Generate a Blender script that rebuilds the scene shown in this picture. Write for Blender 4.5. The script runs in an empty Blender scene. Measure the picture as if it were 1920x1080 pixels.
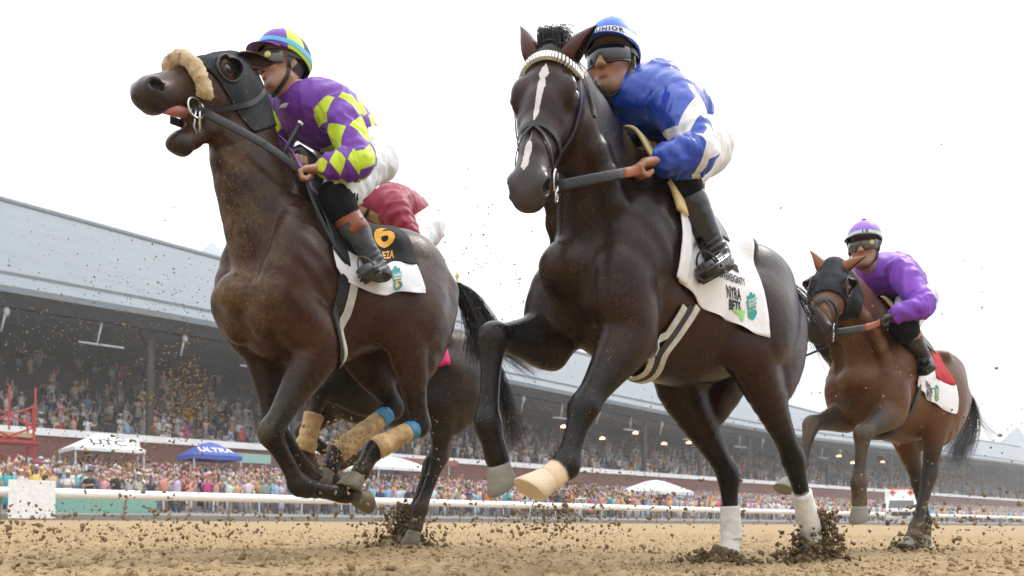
import bpy, bmesh, math, random
import numpy as np
from mathutils import Vector, Matrix
R = math.radians
random.seed(7); RNG = np.random.default_rng(11)
SC = bpy.context.scene
COL = SC.collection

# ------------------------------------------------------------------ camera, sky, sun, exposure
F_PX = 1500.0; ROLL = R(.54); CAM_H = .2; SHIFT_PX = 434.0
cd = bpy.data.cameras.new('camera'); cam = bpy.data.objects.new('camera', cd); COL.objects.link(cam)
cd.sensor_width = 36; cd.lens = 36*F_PX/1920; cd.shift_y = SHIFT_PX/1920
cd.clip_start = .05; cd.clip_end = 4000
cam.matrix_world = Matrix.Translation((0, 0, CAM_H)) @ Matrix.Rotation(R(90), 4, 'X') @ Matrix.Rotation(-ROLL, 4, 'Z')
cam.rotation_mode = 'XYZ'
_r = Vector((math.cos(ROLL), 0, math.sin(ROLL))); _u = Vector((-math.sin(ROLL), 0, math.cos(ROLL))); _b = Vector((0, -1, 0))
cam.matrix_world = Matrix(((_r.x, _u.x, _b.x, 0), (_r.y, _u.y, _b.y, 0), (_r.z, _u.z, _b.z, CAM_H), (0, 0, 0, 1)))
cd.dof.use_dof = True; cd.dof.focus_distance = 3.35; cd.dof.aperture_fstop = 4.0
SC.camera = cam

SUN_EL = 52; SUN_AZ = 35          # azimuth from +X towards +Y: high, behind and to the right of the field
w = bpy.data.worlds.new('World'); SC.world = w; w.use_nodes = True
nt = w.node_tree; nt.nodes.clear()
sky = nt.nodes.new('ShaderNodeTexSky'); sky.sky_type = 'NISHITA'; sky.sun_disc = False
sky.sun_elevation = R(SUN_EL); sky.sun_rotation = R(90-SUN_AZ); sky.dust_density = 6; sky.air_density = 1.2
mx = nt.nodes.new('ShaderNodeMix'); mx.data_type = 'RGBA'; mx.inputs[0].default_value = .88
mx.inputs[7].default_value = (12.4, 12.7, 13.2, 1)      # the even white cloud deck
bg = nt.nodes.new('ShaderNodeBackground'); bg.inputs[1].default_value = .1
wo = nt.nodes.new('ShaderNodeOutputWorld')
tc = nt.nodes.new('ShaderNodeTexCoord'); sx_ = nt.nodes.new('ShaderNodeSeparateXYZ'); nt.links.new(tc.outputs['Generated'], sx_.inputs[0])
mr = nt.nodes.new('ShaderNodeMapRange'); nt.links.new(sx_.outputs[2], mr.inputs[0]); mr.inputs[1].default_value = 0; mr.inputs[2].default_value = 1; mr.inputs[3].default_value = .74; mr.inputs[4].default_value = 2.3
vm = nt.nodes.new('ShaderNodeVectorMath'); vm.operation = 'SCALE'     # overcast law: the zenith brighter than the horizon
nt.links.new(sky.outputs[0], mx.inputs[6]); nt.links.new(mx.outputs[2], vm.inputs[0]); nt.links.new(mr.outputs[0], vm.inputs['Scale']); nt.links.new(vm.outputs[0], bg.inputs[0]); nt.links.new(bg.outputs[0], wo.inputs[0])
sl = bpy.data.lights.new('sun', 'SUN'); sl.energy = 1.5; sl.angle = R(14); sl.color = (1, .96, .9)
so = bpy.data.objects.new('sun', sl); COL.objects.link(so)
sd = Vector((math.cos(R(SUN_EL))*math.cos(R(SUN_AZ)), math.cos(R(SUN_EL))*math.sin(R(SUN_AZ)), math.sin(R(SUN_EL))))
so.rotation_euler = sd.to_track_quat('Z', 'Y').to_euler(); so.location = (10, 10, 40)
SC.render.engine = 'CYCLES'
SC.view_settings.view_transform = 'Standard'; SC.view_settings.look = 'None'
SC.view_settings.exposure = 0; SC.view_settings.gamma = 1
SC.cycles.use_denoising = True
SC.cycles.max_bounces = 6; SC.cycles.diffuse_bounces = 3; SC.cycles.glossy_bounces = 3; SC.cycles.transmission_bounces = 4
SC.cycles.transparent_max_bounces = 6; SC.cycles.volume_bounces = 0; SC.cycles.volume_max_steps = 64
SC.cycles.caustics_reflective = False; SC.cycles.caustics_refractive = False

# ------------------------------------------------------------------ pixel helpers (a pixel gives a direction only)
CC = np.array([0, 0, CAM_H]); CR = np.array(_r); CU = np.array(_u); CF = np.array([0, 1., 0])
def ray(px, py): return (px-960)/F_PX*CR + (540-py+SHIFT_PX)/F_PX*CU + CF
U = np.array([-1.129, -1, 0.]); U /= np.linalg.norm(U)      # running direction of the race
V = np.array([-U[1], U[0], 0.]); ZZ = np.array([0, 0, 1.])
N_OUT = -V; S_AL = -U                                        # away from the infield; along the stretch, away from the camera
YAW = math.atan2(U[1], U[0])
def fr(W):                                                   # heading and left side of the runner at W = (x, y, turn off the race direction)
    a = YAW+(W[2] if len(W) > 2 else 0); return np.array([math.cos(a), math.sin(a), 0]), np.array([-math.sin(a), math.cos(a), 0])
def loc(W, px, py, w):                                       # pixel -> point of the plane at lateral offset w of the runner at W, in its frame
    U, V = fr(W); d = ray(px, py); W3 = np.array([W[0], W[1], 0]); t = ((W3-CC) @ V + w)/(d @ V); p = CC+t*d-W3
    return np.array([p @ U, p @ V, p[2]])
def loc_sphere(W, px, py, c, rad):                           # nearest point of the pixel ray on a sphere round c (frame coordinates)
    U, V = fr(W); W3 = np.array([W[0], W[1], 0]); cw = W3+c[0]*U+c[1]*V+c[2]*ZZ
    d = ray(px, py); d = d/np.linalg.norm(d); oc = CC-cw; b = oc @ d; disc = b*b-(oc @ oc-rad*rad)
    t = -b-math.sqrt(max(disc, 0)); p = CC+t*d-W3
    return np.array([p @ U, p @ V, p[2]])
def track(s, n, z=0.0): p = S_AL*s+N_OUT*n; return Vector((p[0], p[1], z))
def at_n(px, n):                                             # s along the stretch where the column px meets the line n
    d = ray(px, 960); d[2] = 0; k = n/(d @ N_OUT); return k*(d @ S_AL)
def z_at(px, py, n):
    d = ray(px, py); k = n/(d @ N_OUT); return CAM_H+k*d[2]

# ------------------------------------------------------------------ node helpers
def new_mat(name):
    m = bpy.data.materials.new(name); m.use_nodes = True
    nt = m.node_tree; b = nt.nodes['Principled BSDF']; return m, nt, b
def lin(c):
    return tuple((x/12.92 if x <= .04045 else ((x+.055)/1.055)**2.4) for x in c)
def rgb(r, g, b): return lin((r/255, g/255, b/255))
class NT:
    def __init__(s, nt): s.nt = nt
    def m(s, op, a, b=None, c=None):
        n = s.nt.nodes.new('ShaderNodeMath'); n.operation = op
        for i, x in enumerate((a, b, c)):
            if x is None: continue
            if isinstance(x, (int, float)): n.inputs[i].default_value = x
            else: s.nt.links.new(x, n.inputs[i])
        return n.outputs[0]
    def mix(s, f, a, b):
        n = s.nt.nodes.new('ShaderNodeMix'); n.data_type = 'RGBA'
        for i, x in ((0, f), (6, a), (7, b)):
            if isinstance(x, (int, float)): n.inputs[i].default_value = x
            elif isinstance(x, tuple): n.inputs[i].default_value = (*x[:3], 1)
            else: s.nt.links.new(x, n.inputs[i])
        return n.outputs[2]
    def coord(s, kind='Object'): return s.nt.nodes.new('ShaderNodeTexCoord').outputs[kind]
    def noise(s, scale, detail=4, rough=.55, vec=None, stretch=None, out=0):
        n = s.nt.nodes.new('ShaderNodeTexNoise'); n.inputs['Scale'].default_value = scale; n.inputs['Detail'].default_value = detail
        n.inputs['Roughness'].default_value = rough
        v = vec if vec is not None else s.coord()
        if stretch:
            mp = s.nt.nodes.new('ShaderNodeMapping'); mp.inputs['Scale'].default_value = stretch; s.nt.links.new(v, mp.inputs[0]); v = mp.outputs[0]
        s.nt.links.new(v, n.inputs['Vector']); return n.outputs[out]
    def voro(s, scale, vec=None, feature='F1', out='Distance'):
        n = s.nt.nodes.new('ShaderNodeTexVoronoi'); n.inputs['Scale'].default_value = scale; n.feature = feature
        s.nt.links.new(vec if vec is not None else s.coord(), n.inputs['Vector']); return n.outputs[out]
    def ramp(s, f, stops):
        n = s.nt.nodes.new('ShaderNodeValToRGB'); s.nt.links.new(f, n.inputs[0]); e = n.color_ramp.elements
        while len(e) < len(stops): e.new(.5)
        for q, (p, c) in zip(e, stops):
            q.position = p; q.color = (*(c if isinstance(c, tuple) else (c, c, c)), 1)
        return n.outputs[0]
    def attr(s, name, out='Color'):
        n = s.nt.nodes.new('ShaderNodeAttribute'); n.attribute_name = name; return n.outputs[out]
    def sep(s, v):
        n = s.nt.nodes.new('ShaderNodeSeparateXYZ'); s.nt.links.new(v, n.inputs[0]); return n.outputs
    def bump(s, h, strength, dist, b):
        n = s.nt.nodes.new('ShaderNodeBump'); n.inputs['Strength'].default_value = strength; n.inputs['Distance'].default_value = dist
        s.nt.links.new(h, n.inputs['Height']); s.nt.links.new(n.outputs[0], b.inputs['Normal']); return n
    def set(s, b, name, x):
        if isinstance(x, (int, float)): b.inputs[name].default_value = x
        elif isinstance(x, tuple): b.inputs[name].default_value = (*x[:3], 1)
        else: s.nt.links.new(x, b.inputs[name])
MATS = {}
def plain(name, col, rough=.6, spec=.5, metal=0, var=.12, scale=8, bump=0, bscale=60, sheen=0, coat=0):
    if name in MATS: return MATS[name]
    m, nt, b = new_mat(name); k = NT(nt)
    nz = k.noise(scale, 5)
    k.set(b, 'Base Color', k.mix(k.ramp(nz, [(.3, 0.), (.7, 1.)]), tuple(c*(1-var) for c in col), tuple(min(1, c*(1+var)) for c in col)))
    b.inputs['Roughness'].default_value = rough; b.inputs['Specular IOR Level'].default_value = spec; b.inputs['Metallic'].default_value = metal
    if sheen: b.inputs['Sheen Weight'].default_value = sheen
    if coat: b.inputs['Coat Weight'].default_value = coat; b.inputs['Coat Roughness'].default_value = .1
    if bump: k.bump(k.noise(bscale, 3), bump, .01, b)
    MATS[name] = m; return m

# ------------------------------------------------------------------ object helpers
def mesh_np(name, verts, faces4=None, faces=None, mat=None, smooth=True):
    me = bpy.data.meshes.new(name)
    if faces4 is not None and len(faces4):
        f = np.asarray(faces4, dtype=np.int32); v = np.asarray(verts, dtype=np.float32); k = f.shape[1]
        me.vertices.add(len(v)); me.vertices.foreach_set('co', v.ravel())
        me.loops.add(f.size); me.loops.foreach_set('vertex_index', f.ravel())
        me.polygons.add(len(f)); me.polygons.foreach_set('loop_start', np.arange(0, f.size, k, dtype=np.int32))
        me.update(calc_edges=True)
    else:
        me.from_pydata([tuple(x) for x in verts], [], faces)
    if smooth: me.polygons.foreach_set('use_smooth', np.ones(len(me.polygons), dtype=bool))
    for m in (mat if isinstance(mat, (list, tuple)) else [mat] if mat else []): me.materials.append(m)
    me.validate(); me.update(); return me
def link(name, me, parent=None, loc_=None):
    o = bpy.data.objects.new(name, me); COL.objects.link(o)
    if parent: o.parent = parent
    if loc_ is not None: o.location = loc_
    return o
def tag(o, label=None, cat=None, group=None, kind=None):
    for k, v in (('label', label), ('category', cat), ('group', group), ('kind', kind)):
        if v: o[k] = v
    return o
def empty(name, loc_=(0, 0, 0), rz=0):
    o = bpy.data.objects.new(name, None); COL.objects.link(o); o.location = loc_; o.rotation_euler = (0, 0, rz); o.empty_display_size = .2
    return o
def unit(v):
    v = np.asarray(v, float); return v/max(np.linalg.norm(v), 1e-9)
class MB:                                                    # a small mesh collector
    def __init__(s): s.v = []; s.f = []; s.mi = []
    def add(s, vs, fs, mi=0):
        o = len(s.v); s.v += [tuple(map(float, v)) for v in vs]; s.f += [tuple(i+o for i in f) for f in fs]; s.mi += [mi]*len(fs); return s
    def box(s, c, sz, mi=0, M=None):
        x, y, z = [q/2 for q in sz]; vs = [np.array([a*x, b*y, d*z]) for a in (-1, 1) for b in (-1, 1) for d in (-1, 1)]
        if M is not None: vs = [M @ v for v in vs]
        return s.add([v+np.asarray(c) for v in vs], [(0, 1, 3, 2), (4, 6, 7, 5), (0, 4, 5, 1), (2, 3, 7, 6), (0, 2, 6, 4), (1, 5, 7, 3)], mi)
    def tube(s, pts, rad, n=8, mi=0, cap=True, flat=1.0, side=None):
        pts = [np.asarray(p, float) for p in pts]; rads = rad if hasattr(rad, '__len__') else [rad]*len(pts)
        rings = []; prev = None; o = len(s.v)
        for i, p in enumerate(pts):
            t = unit(pts[min(i+1, len(pts)-1)]-pts[max(i-1, 0)])
            a = np.asarray(side, float) if side is not None else (prev if prev is not None else (np.array([0, 0, 1.]) if abs(t[2]) < .9 else np.array([1., 0, 0])))
            a = unit(a-t*(a @ t)); prev = a; b = np.cross(t, a)
            for j in range(n):
                q = 2*math.pi*j/n; s.v.append(tuple(p+rads[i]*(math.cos(q)*a+math.sin(q)*b*flat)))
        for i in range(len(pts)-1):
            for j in range(n):
                s.f.append((o+i*n+j, o+i*n+(j+1) % n, o+(i+1)*n+(j+1) % n, o+(i+1)*n+j)); s.mi.append(mi)
        if cap:
            s.f.append(tuple(o+j for j in reversed(range(n)))); s.f.append(tuple(o+(len(pts)-1)*n+j for j in range(n))); s.mi += [mi, mi]
        return s
    def ell(s, c, rad, nu=12, nv=8, mi=0, M=None):
        vs = []; o = len(s.v)
        for i in range(nv+1):
            th = math.pi*i/nv
            for j in range(nu):
                ph = 2*math.pi*j/nu; q = np.array([rad[0]*math.sin(th)*math.cos(ph), rad[1]*math.sin(th)*math.sin(ph), rad[2]*math.cos(th)])
                vs.append((M @ q if M is not None else q)+np.asarray(c))
        fs = [(i*nu+j, (i+1)*nu+j, (i+1)*nu+(j+1) % nu, i*nu+(j+1) % nu) for i in range(nv) for j in range(nu)]
        return s.add(vs, fs, mi)
    def prism(s, poly, o3, ax, ay, depth, mi=0):             # polygon in (ax, ay) extruded by vector depth
        n = len(poly); a = [np.asarray(o3)+x*np.asarray(ax)+y*np.asarray(ay) for x, y in poly]; b = [p+np.asarray(depth) for p in a]
        return s.add(a+b, [tuple(range(n)), tuple(reversed(range(n, 2*n)))]+[(i, i+n, (i+1) % n+n, (i+1) % n) for i in range(n)], mi)
    def build(s, name, mat, parent=None, smooth=False, merge=False):
        me = mesh_np(name, s.v, faces=s.f, mat=mat, smooth=smooth)
        if any(s.mi) and len(me.polygons) == len(s.mi): me.polygons.foreach_set('material_index', s.mi)
        bm = bmesh.new(); bm.from_mesh(me)
        if merge: bmesh.ops.remove_doubles(bm, verts=bm.verts, dist=1e-5)
        bmesh.ops.recalc_face_normals(bm, faces=bm.faces); bm.to_mesh(me); bm.free()
        return link(name, me, parent)
def spline(pts, n):                                          # Catmull-Rom through points (any dimension), n samples per span
    P = [np.asarray(p, float) for p in pts]
    P = [2*P[0]-P[1]]+P+[2*P[-1]-P[-2]]; out = []
    for i in range(1, len(P)-2):
        for j in range(n):
            t = j/n; a, b, c, d = P[i-1:i+3]
            out.append(.5*((2*b)+(-a+c)*t+(2*a-5*b+4*c-d)*t*t+(-a+3*b-3*c+d)*t**3))
    out.append(P[-2]); return out

# ------------------------------------------------------------------ implicit surfaces: smooth unions on a grid, extracted with surface nets
class Field:
    def __init__(s, lo, hi, h):
        s.lo = np.asarray(lo, np.float32); s.h = h; s.n = np.ceil((np.asarray(hi)-s.lo)/h).astype(int)+1
        s.F = np.full(s.n, .3, np.float32)
    def sub(s, lo, hi):
        a = np.clip(np.floor((np.asarray(lo)-s.lo)/s.h).astype(int), 0, s.n-1); b = np.clip(np.ceil((np.asarray(hi)-s.lo)/s.h).astype(int)+1, 1, s.n)
        b = np.maximum(b, a+1)
        ax = [(s.lo[i]+s.h*np.arange(a[i], b[i])).astype(np.float32) for i in range(3)]
        return (slice(a[0], b[0]), slice(a[1], b[1]), slice(a[2], b[2])), ax[0][:, None, None], ax[1][None, :, None], ax[2][None, None, :]
    def put(s, sl, d, k):
        a = s.F[sl]; h = np.maximum(k-np.abs(a-d), 0); s.F[sl] = np.minimum(a, d)-h*h/(4*k)
    def cut(s, sl, d, k):
        a = s.F[sl]; b = -d; h = np.maximum(k-np.abs(a-b), 0); s.F[sl] = np.maximum(a, b)+h*h/(4*k)
    def seg(s, p0, p1, r0, r1, side=(0, 1, 0), k=.03, cut=False):     # elliptical round cone: r=(half depth, half width along side)
        p0 = np.asarray(p0, float); p1 = np.asarray(p1, float); r0 = r0 if hasattr(r0, '__len__') else (r0, r0); r1 = r1 if hasattr(r1, '__len__') else (r1, r1)
        m = max(*r0, *r1)+k+2*s.h
        sl, X, Y, Z = s.sub(np.minimum(p0, p1)-m, np.maximum(p0, p1)+m)
        L = np.linalg.norm(p1-p0); e = (p1-p0)/max(L, 1e-6); sd_ = np.asarray(side, float); sd_ = unit(sd_-e*(sd_ @ e)); nn = np.cross(e, sd_)
        dx, dy, dz = X-np.float32(p0[0]), Y-np.float32(p0[1]), Z-np.float32(p0[2])
        x = dx*e[0]+dy*e[1]+dz*e[2]; t = np.clip(x/max(L, 1e-6), 0, 1)
        a = r0[0]+(r1[0]-r0[0])*t; b = r0[1]+(r1[1]-r0[1])*t; mn = np.minimum(a, b)
        p = (dx*sd_[0]+dy*sd_[1]+dz*sd_[2])/b; q = (dx*nn[0]+dy*nn[1]+dz*nn[2])/a; o = (x-t*L)/mn
        d = ((np.sqrt(p*p+q*q+o*o)-1)*mn).astype(np.float32)
        (s.cut if cut else s.put)(sl, d, k)
    def chain(s, nodes, side=(0, 1, 0), k=.03, sub=3):       # nodes: (point, a, b) -> smooth tapered tube
        arr = spline([np.concatenate([p, [a, b]]) for p, a, b in nodes], sub)
        for q0, q1 in zip(arr[:-1], arr[1:]): s.seg(q0[:3], q1[:3], np.maximum(q0[3:], .004), np.maximum(q1[3:], .004), side, k)
    def chain_cut(s, nodes, k):
        arr = spline([np.concatenate([p, [r]]) for p, r in nodes], 3)
        for q0, q1 in zip(arr[:-1], arr[1:]): s.seg(q0[:3], q1[:3], q0[3], q1[3], (0, 1, 0), k, cut=True)
    def ell(s, c, rad, M=None, k=.03, cut=False):            # ellipsoid, rows of M are its axes
        c = np.asarray(c, float); rad = np.asarray(rad, float); m = rad.max()+k+2*s.h
        sl, X, Y, Z = s.sub(c-m, c+m); dx, dy, dz = X-np.float32(c[0]), Y-np.float32(c[1]), Z-np.float32(c[2])
        M = np.eye(3) if M is None else np.asarray(M)
        q = [(dx*M[i][0]+dy*M[i][1]+dz*M[i][2]) for i in range(3)]
        k0 = np.sqrt(sum((q[i]/rad[i])**2 for i in range(3))); k1 = np.sqrt(sum((q[i]/rad[i]**2)**2 for i in range(3)))
        d = (k0*(k0-1)/np.maximum(k1, 1e-4)).astype(np.float32); d = np.where(k0 < 1e-3, -rad.min(), d).astype(np.float32)
        (s.cut if cut else s.put)(sl, d, k)
    def sample(s, P):
        g = np.clip((np.asarray(P)-s.lo)/s.h, 0, s.n-1.001); i = g.astype(int); f = g-i; out = 0
        for dx in (0, 1):
            for dy in (0, 1):
                for dz in (0, 1):
                    wgt = (f[:, 0] if dx else 1-f[:, 0])*(f[:, 1] if dy else 1-f[:, 1])*(f[:, 2] if dz else 1-f[:, 2])
                    out = out+wgt*s.F[i[:, 0]+dx, i[:, 1]+dy, i[:, 2]+dz]
        return out
    def grad(s, P):
        P = np.asarray(P); e = s.h; g = np.stack([s.sample(P+d)-s.sample(P-d) for d in np.eye(3)*e], 1)/(2*e)
        return g
    def project(s, P, off, it=14):
        P = np.array(P, float)
        for _ in range(it):
            g = s.grad(P); n2 = np.maximum((g*g).sum(1), .04); P = P-np.clip((s.sample(P)-off)/n2, -.06, .06)[:, None]*g*.8
        g = s.grad(P); return P, g/np.maximum(np.linalg.norm(g, axis=1), 1e-6)[:, None]
    def nets(s, smooth=2):
        F = s.F; n = s.n; S = F < 0
        C = np.zeros(n-1, np.int8)
        for a in (0, 1):
            for b in (0, 1):
                for c in (0, 1): C += S[a:n[0]-1+a, b:n[1]-1+b, c:n[2]-1+c]
        act = np.argwhere((C > 0) & (C < 8)); idx = np.full(n-1, -1, np.int32); idx[tuple(act.T)] = np.arange(len(act))
        acc = np.zeros((len(act), 3)); cnt = np.zeros(len(act))
        for ax in range(3):
            o1, o2 = [q for q in range(3) if q != ax]
            for a in (0, 1):
                for b in (0, 1):
                    off = np.zeros(3, int); off[o1] = a; off[o2] = b; p = act+off; q = p.copy(); q[:, ax] += 1
                    f0 = F[tuple(p.T)]; f1 = F[tuple(q.T)]; m = (f0 < 0) != (f1 < 0); t = np.where(m, f0/np.where(m, f0-f1, 1), 0)
                    pos = off[None, :].repeat(len(act), 0).astype(float); pos[:, ax] = t; acc[m] += pos[m]; cnt[m] += 1
        Vt = s.lo+(act+acc/np.maximum(cnt, 1)[:, None])*s.h
        quads = []
        for ax in range(3):
            o1, o2 = [q for q in range(3) if q != ax]
            sa = [slice(None)]*3; sb = [slice(None)]*3; sa[ax] = slice(0, n[ax]-1); sb[ax] = slice(1, n[ax])
            ch = S[tuple(sa)] != S[tuple(sb)]; e = np.argwhere(ch)
            e = e[(e[:, o1] > 0) & (e[:, o2] > 0) & (e[:, o1] < n[o1]-1) & (e[:, o2] < n[o2]-1)]
            if not len(e): continue
            def cell(d1, d2):
                q = e.copy(); q[:, o1] -= d1; q[:, o2] -= d2; return idx[tuple(q.T)]
            qd = np.stack([cell(1, 1), cell(0, 1), cell(0, 0), cell(1, 0)], 1)
            inside = S[tuple(e.T)]; flip = inside if ax != 1 else ~inside
            qd[~flip] = qd[~flip][:, ::-1]; quads.append(qd)
        Q = np.concatenate(quads); Q = Q[(Q >= 0).all(1)]
        for _ in range(smooth):
            acc = np.zeros_like(Vt); cn = np.zeros(len(Vt))
            for i in range(4):
                for j in (1, 3):
                    np.add.at(acc, Q[:, i], Vt[Q[:, (i+j) % 4]]); np.add.at(cn, Q[:, i], 1)
            Vt = .5*Vt+.5*acc/np.maximum(cn, 1)[:, None]
        return Vt, Q
def vnormals(Vt, Q):
    a = Vt[Q[:, 2]]-Vt[Q[:, 0]]; b = Vt[Q[:, 3]]-Vt[Q[:, 1]]; fn = np.cross(a, b); N = np.zeros_like(Vt)
    for i in range(4): np.add.at(N, Q[:, i], fn)
    return N/np.maximum(np.linalg.norm(N, axis=1), 1e-9)[:, None]
def set_col(me, arr, name='Col'):
    a = me.color_attributes.new(name, 'FLOAT_COLOR', 'POINT'); c = np.ones((len(me.vertices), 4), np.float32); c[:, :arr.shape[1]] = arr
    a.data.foreach_set('color', c.ravel())
def set_vec(me, arr, name):
    a = me.attributes.new(name, 'FLOAT_VECTOR', 'POINT'); a.data.foreach_set('vector', np.asarray(arr, np.float32).ravel())
def sst(x, a, b):
    t = np.clip((x-a)/(b-a), 0, 1); return t*t*(3-2*t)
def vnoise(P, scale, seed=0):                                # cheap smooth noise from summed sines
    r = np.random.default_rng(seed); out = 0
    for o in range(5):
        f = scale*(1.7**o); d = unit(r.normal(size=3)); d2 = unit(r.normal(size=3)); ph = r.uniform(0, 6.28, 2)
        out = out+np.sin(P @ d*f+ph[0]+1.5*np.sin(P @ d2*f*.7+ph[1]))/(1.5**o)
    return out/2.2
def pdist(P, path):                                          # distance of points to a polyline and the parameter along it (0..len-1)
    best = np.full(len(P), 1e9); par = np.zeros(len(P))
    for i, (a, b) in enumerate(zip(path[:-1], path[1:])):
        a = np.asarray(a); b = np.asarray(b); ab = b-a; t = np.clip(((P-a) @ ab)/max(ab @ ab, 1e-9), 0, 1)
        d = np.linalg.norm(P-a-t[:, None]*ab, axis=1); m = d < best; best[m] = d[m]; par[m] = i+t[m]
    return best, par
def strap(name, fld, pts, width, mat, parent, off=.004, thick=.003, n=6, closed=False, proj=True):
    P = np.array(spline(pts, n)); 
    if proj: Q, Nn = fld.project(P, off)
    else: Q = P; Nn = np.tile(np.array([0, 1., 0]), (len(P), 1))
    T = np.gradient(Q, axis=0); T /= np.maximum(np.linalg.norm(T, axis=1), 1e-6)[:, None]
    B = np.cross(Nn, T); B /= np.maximum(np.linalg.norm(B, axis=1), 1e-6)[:, None]; Nn = np.cross(T, B)
    w2 = width/2; rings = [Q-B*w2, Q-B*w2+Nn*thick, Q+B*w2+Nn*thick, Q+B*w2]
    vs = np.stack(rings, 1).reshape(-1, 3); fs = []
    for i in range(len(Q)-1):
        for j in range(4): fs.append((i*4+j, i*4+(j+1) % 4, (i+1)*4+(j+1) % 4, (i+1)*4+j))
    fs += [(3, 2, 1, 0), tuple(len(vs)-4+j for j in range(4))]
    mb = MB(); mb.add(vs, fs); return mb.build(name, mat, parent)
def strands(name, guides, mat, parent, rad=.0016, sub=5, seed=1):  # hair: three-sided tapering tubes along the guides, one mesh of uncountable hair
    vs = []; fs = []
    for g in guides:
        P = np.array(spline(g, sub)); n = len(P); o = len(vs)
        T = np.gradient(P, axis=0); T /= np.maximum(np.linalg.norm(T, axis=1), 1e-6)[:, None]
        A = np.cross(T, np.array([.3, .2, .93])); A /= np.maximum(np.linalg.norm(A, axis=1), 1e-6)[:, None]; B = np.cross(T, A)
        for i in range(n):
            r = rad*(1-.75*i/(n-1))
            for q in (0, 2.1, 4.2): vs.append(P[i]+r*(math.cos(q)*A[i]+math.sin(q)*B[i]))
        for i in range(n-1):
            for j in range(3): fs.append((o+i*3+j, o+i*3+(j+1) % 3, o+(i+1)*3+(j+1) % 3, o+(i+1)*3+j))
    me = mesh_np(name, np.array(vs), faces4=np.array(fs), mat=mat); o = link(name, me, parent); return o
# ------------------------------------------------------------------ materials of horses and tack
def coat_mat(name, dirt_amt, dust=.25, rough=.36, blaze=None, gt=.50):
    m, nt, b = new_mat(name); k = NT(nt)
    c = k.attr('Col'); co = k.coord()
    n1 = k.noise(3.2, 5, .6); n2 = k.noise(26, 4, .6)
    v = k.m('MULTIPLY_ADD', n1, .9, .55)
    cc = k.nt.nodes.new('ShaderNodeVectorMath'); cc.operation = 'SCALE'; nt.links.new(c, cc.inputs[0]); nt.links.new(v, cc.inputs['Scale'])
    dm = k.attr('Dirt', 'Fac')
    patch = k.m('MULTIPLY', k.ramp(k.noise(4.5, 6, .65), [(.36, 0.), (.66, 1.)]), k.ramp(k.noise(42, 4, .7), [(.3, .25), (.62, 1.)]))
    film = k.m('MULTIPLY', k.m('MULTIPLY', dm, patch), dust)
    speck = k.ramp(k.voro(95, vec=None), [(.16, 1.), (.24, 0.)])
    gate = k.ramp(k.noise(34, 3), [(gt, 0.), (gt+.10, 1.)])
    sp = k.m('MULTIPLY', k.m('MULTIPLY', speck, gate), k.m('MULTIPLY', dm, dirt_amt))
    speck2 = k.ramp(k.voro(46), [(.10, 1.), (.17, 0.)]); gate2 = k.ramp(k.noise(15, 3), [(gt+.06, 0.), (gt+.16, 1.)])
    sp = k.m('MAXIMUM', sp, k.m('MULTIPLY', k.m('MULTIPLY', speck2, gate2), k.m('MULTIPLY', dm, dirt_amt)))
    f = k.m('MINIMUM', k.m('MAXIMUM', film, sp), 1.0)
    base = cc.outputs[0]
    if blaze:                                                # white face marking: half width against the place along the face
        hv = k.sep(k.attr('head', 'Vector')); wd = k.m('MULTIPLY', k.ramp(hv[0], blaze), .05); ns = k.m('MULTIPLY_ADD', k.noise(55, 3), .010, -.005)
        mk = k.m('MULTIPLY', k.m('LESS_THAN', k.m('ABSOLUTE', k.m('ADD', k.m('SUBTRACT', hv[1], k.m('MULTIPLY_ADD', hv[0], -.02, .008)), ns)), wd), k.m('GREATER_THAN', hv[2], -.07)); base = k.mix(mk, base, (.58, .54, .52))
    k.set(b, 'Base Color', k.mix(f, base, (.33, .23, .12)))
    k.set(b, 'Roughness', k.m('ADD', k.m('ADD', k.m('MULTIPLY_ADD', n2, .16, rough-.15), k.m('MULTIPLY', k.ramp(k.noise(2.6, 4, .6), [(.35, 0.), (.7, 1.)]), .16)), k.m('MULTIPLY', f, .45)))
    b.inputs['Specular IOR Level'].default_value = .20
    h = k.m('ADD', k.m('MULTIPLY', k.noise(170, 3, .6, stretch=(1, 1, .25)), .35), k.m('ADD', k.m('ADD', k.m('MULTIPLY', k.noise(11, 3, .5), .8), k.m('MULTIPLY', k.noise(30, 4, .6, stretch=(1, 1, .4)), .55)), k.m('MULTIPLY', sp, 1.5)))
    k.bump(h, .28, .012, b)
    return m
M_HOOF = None
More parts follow.
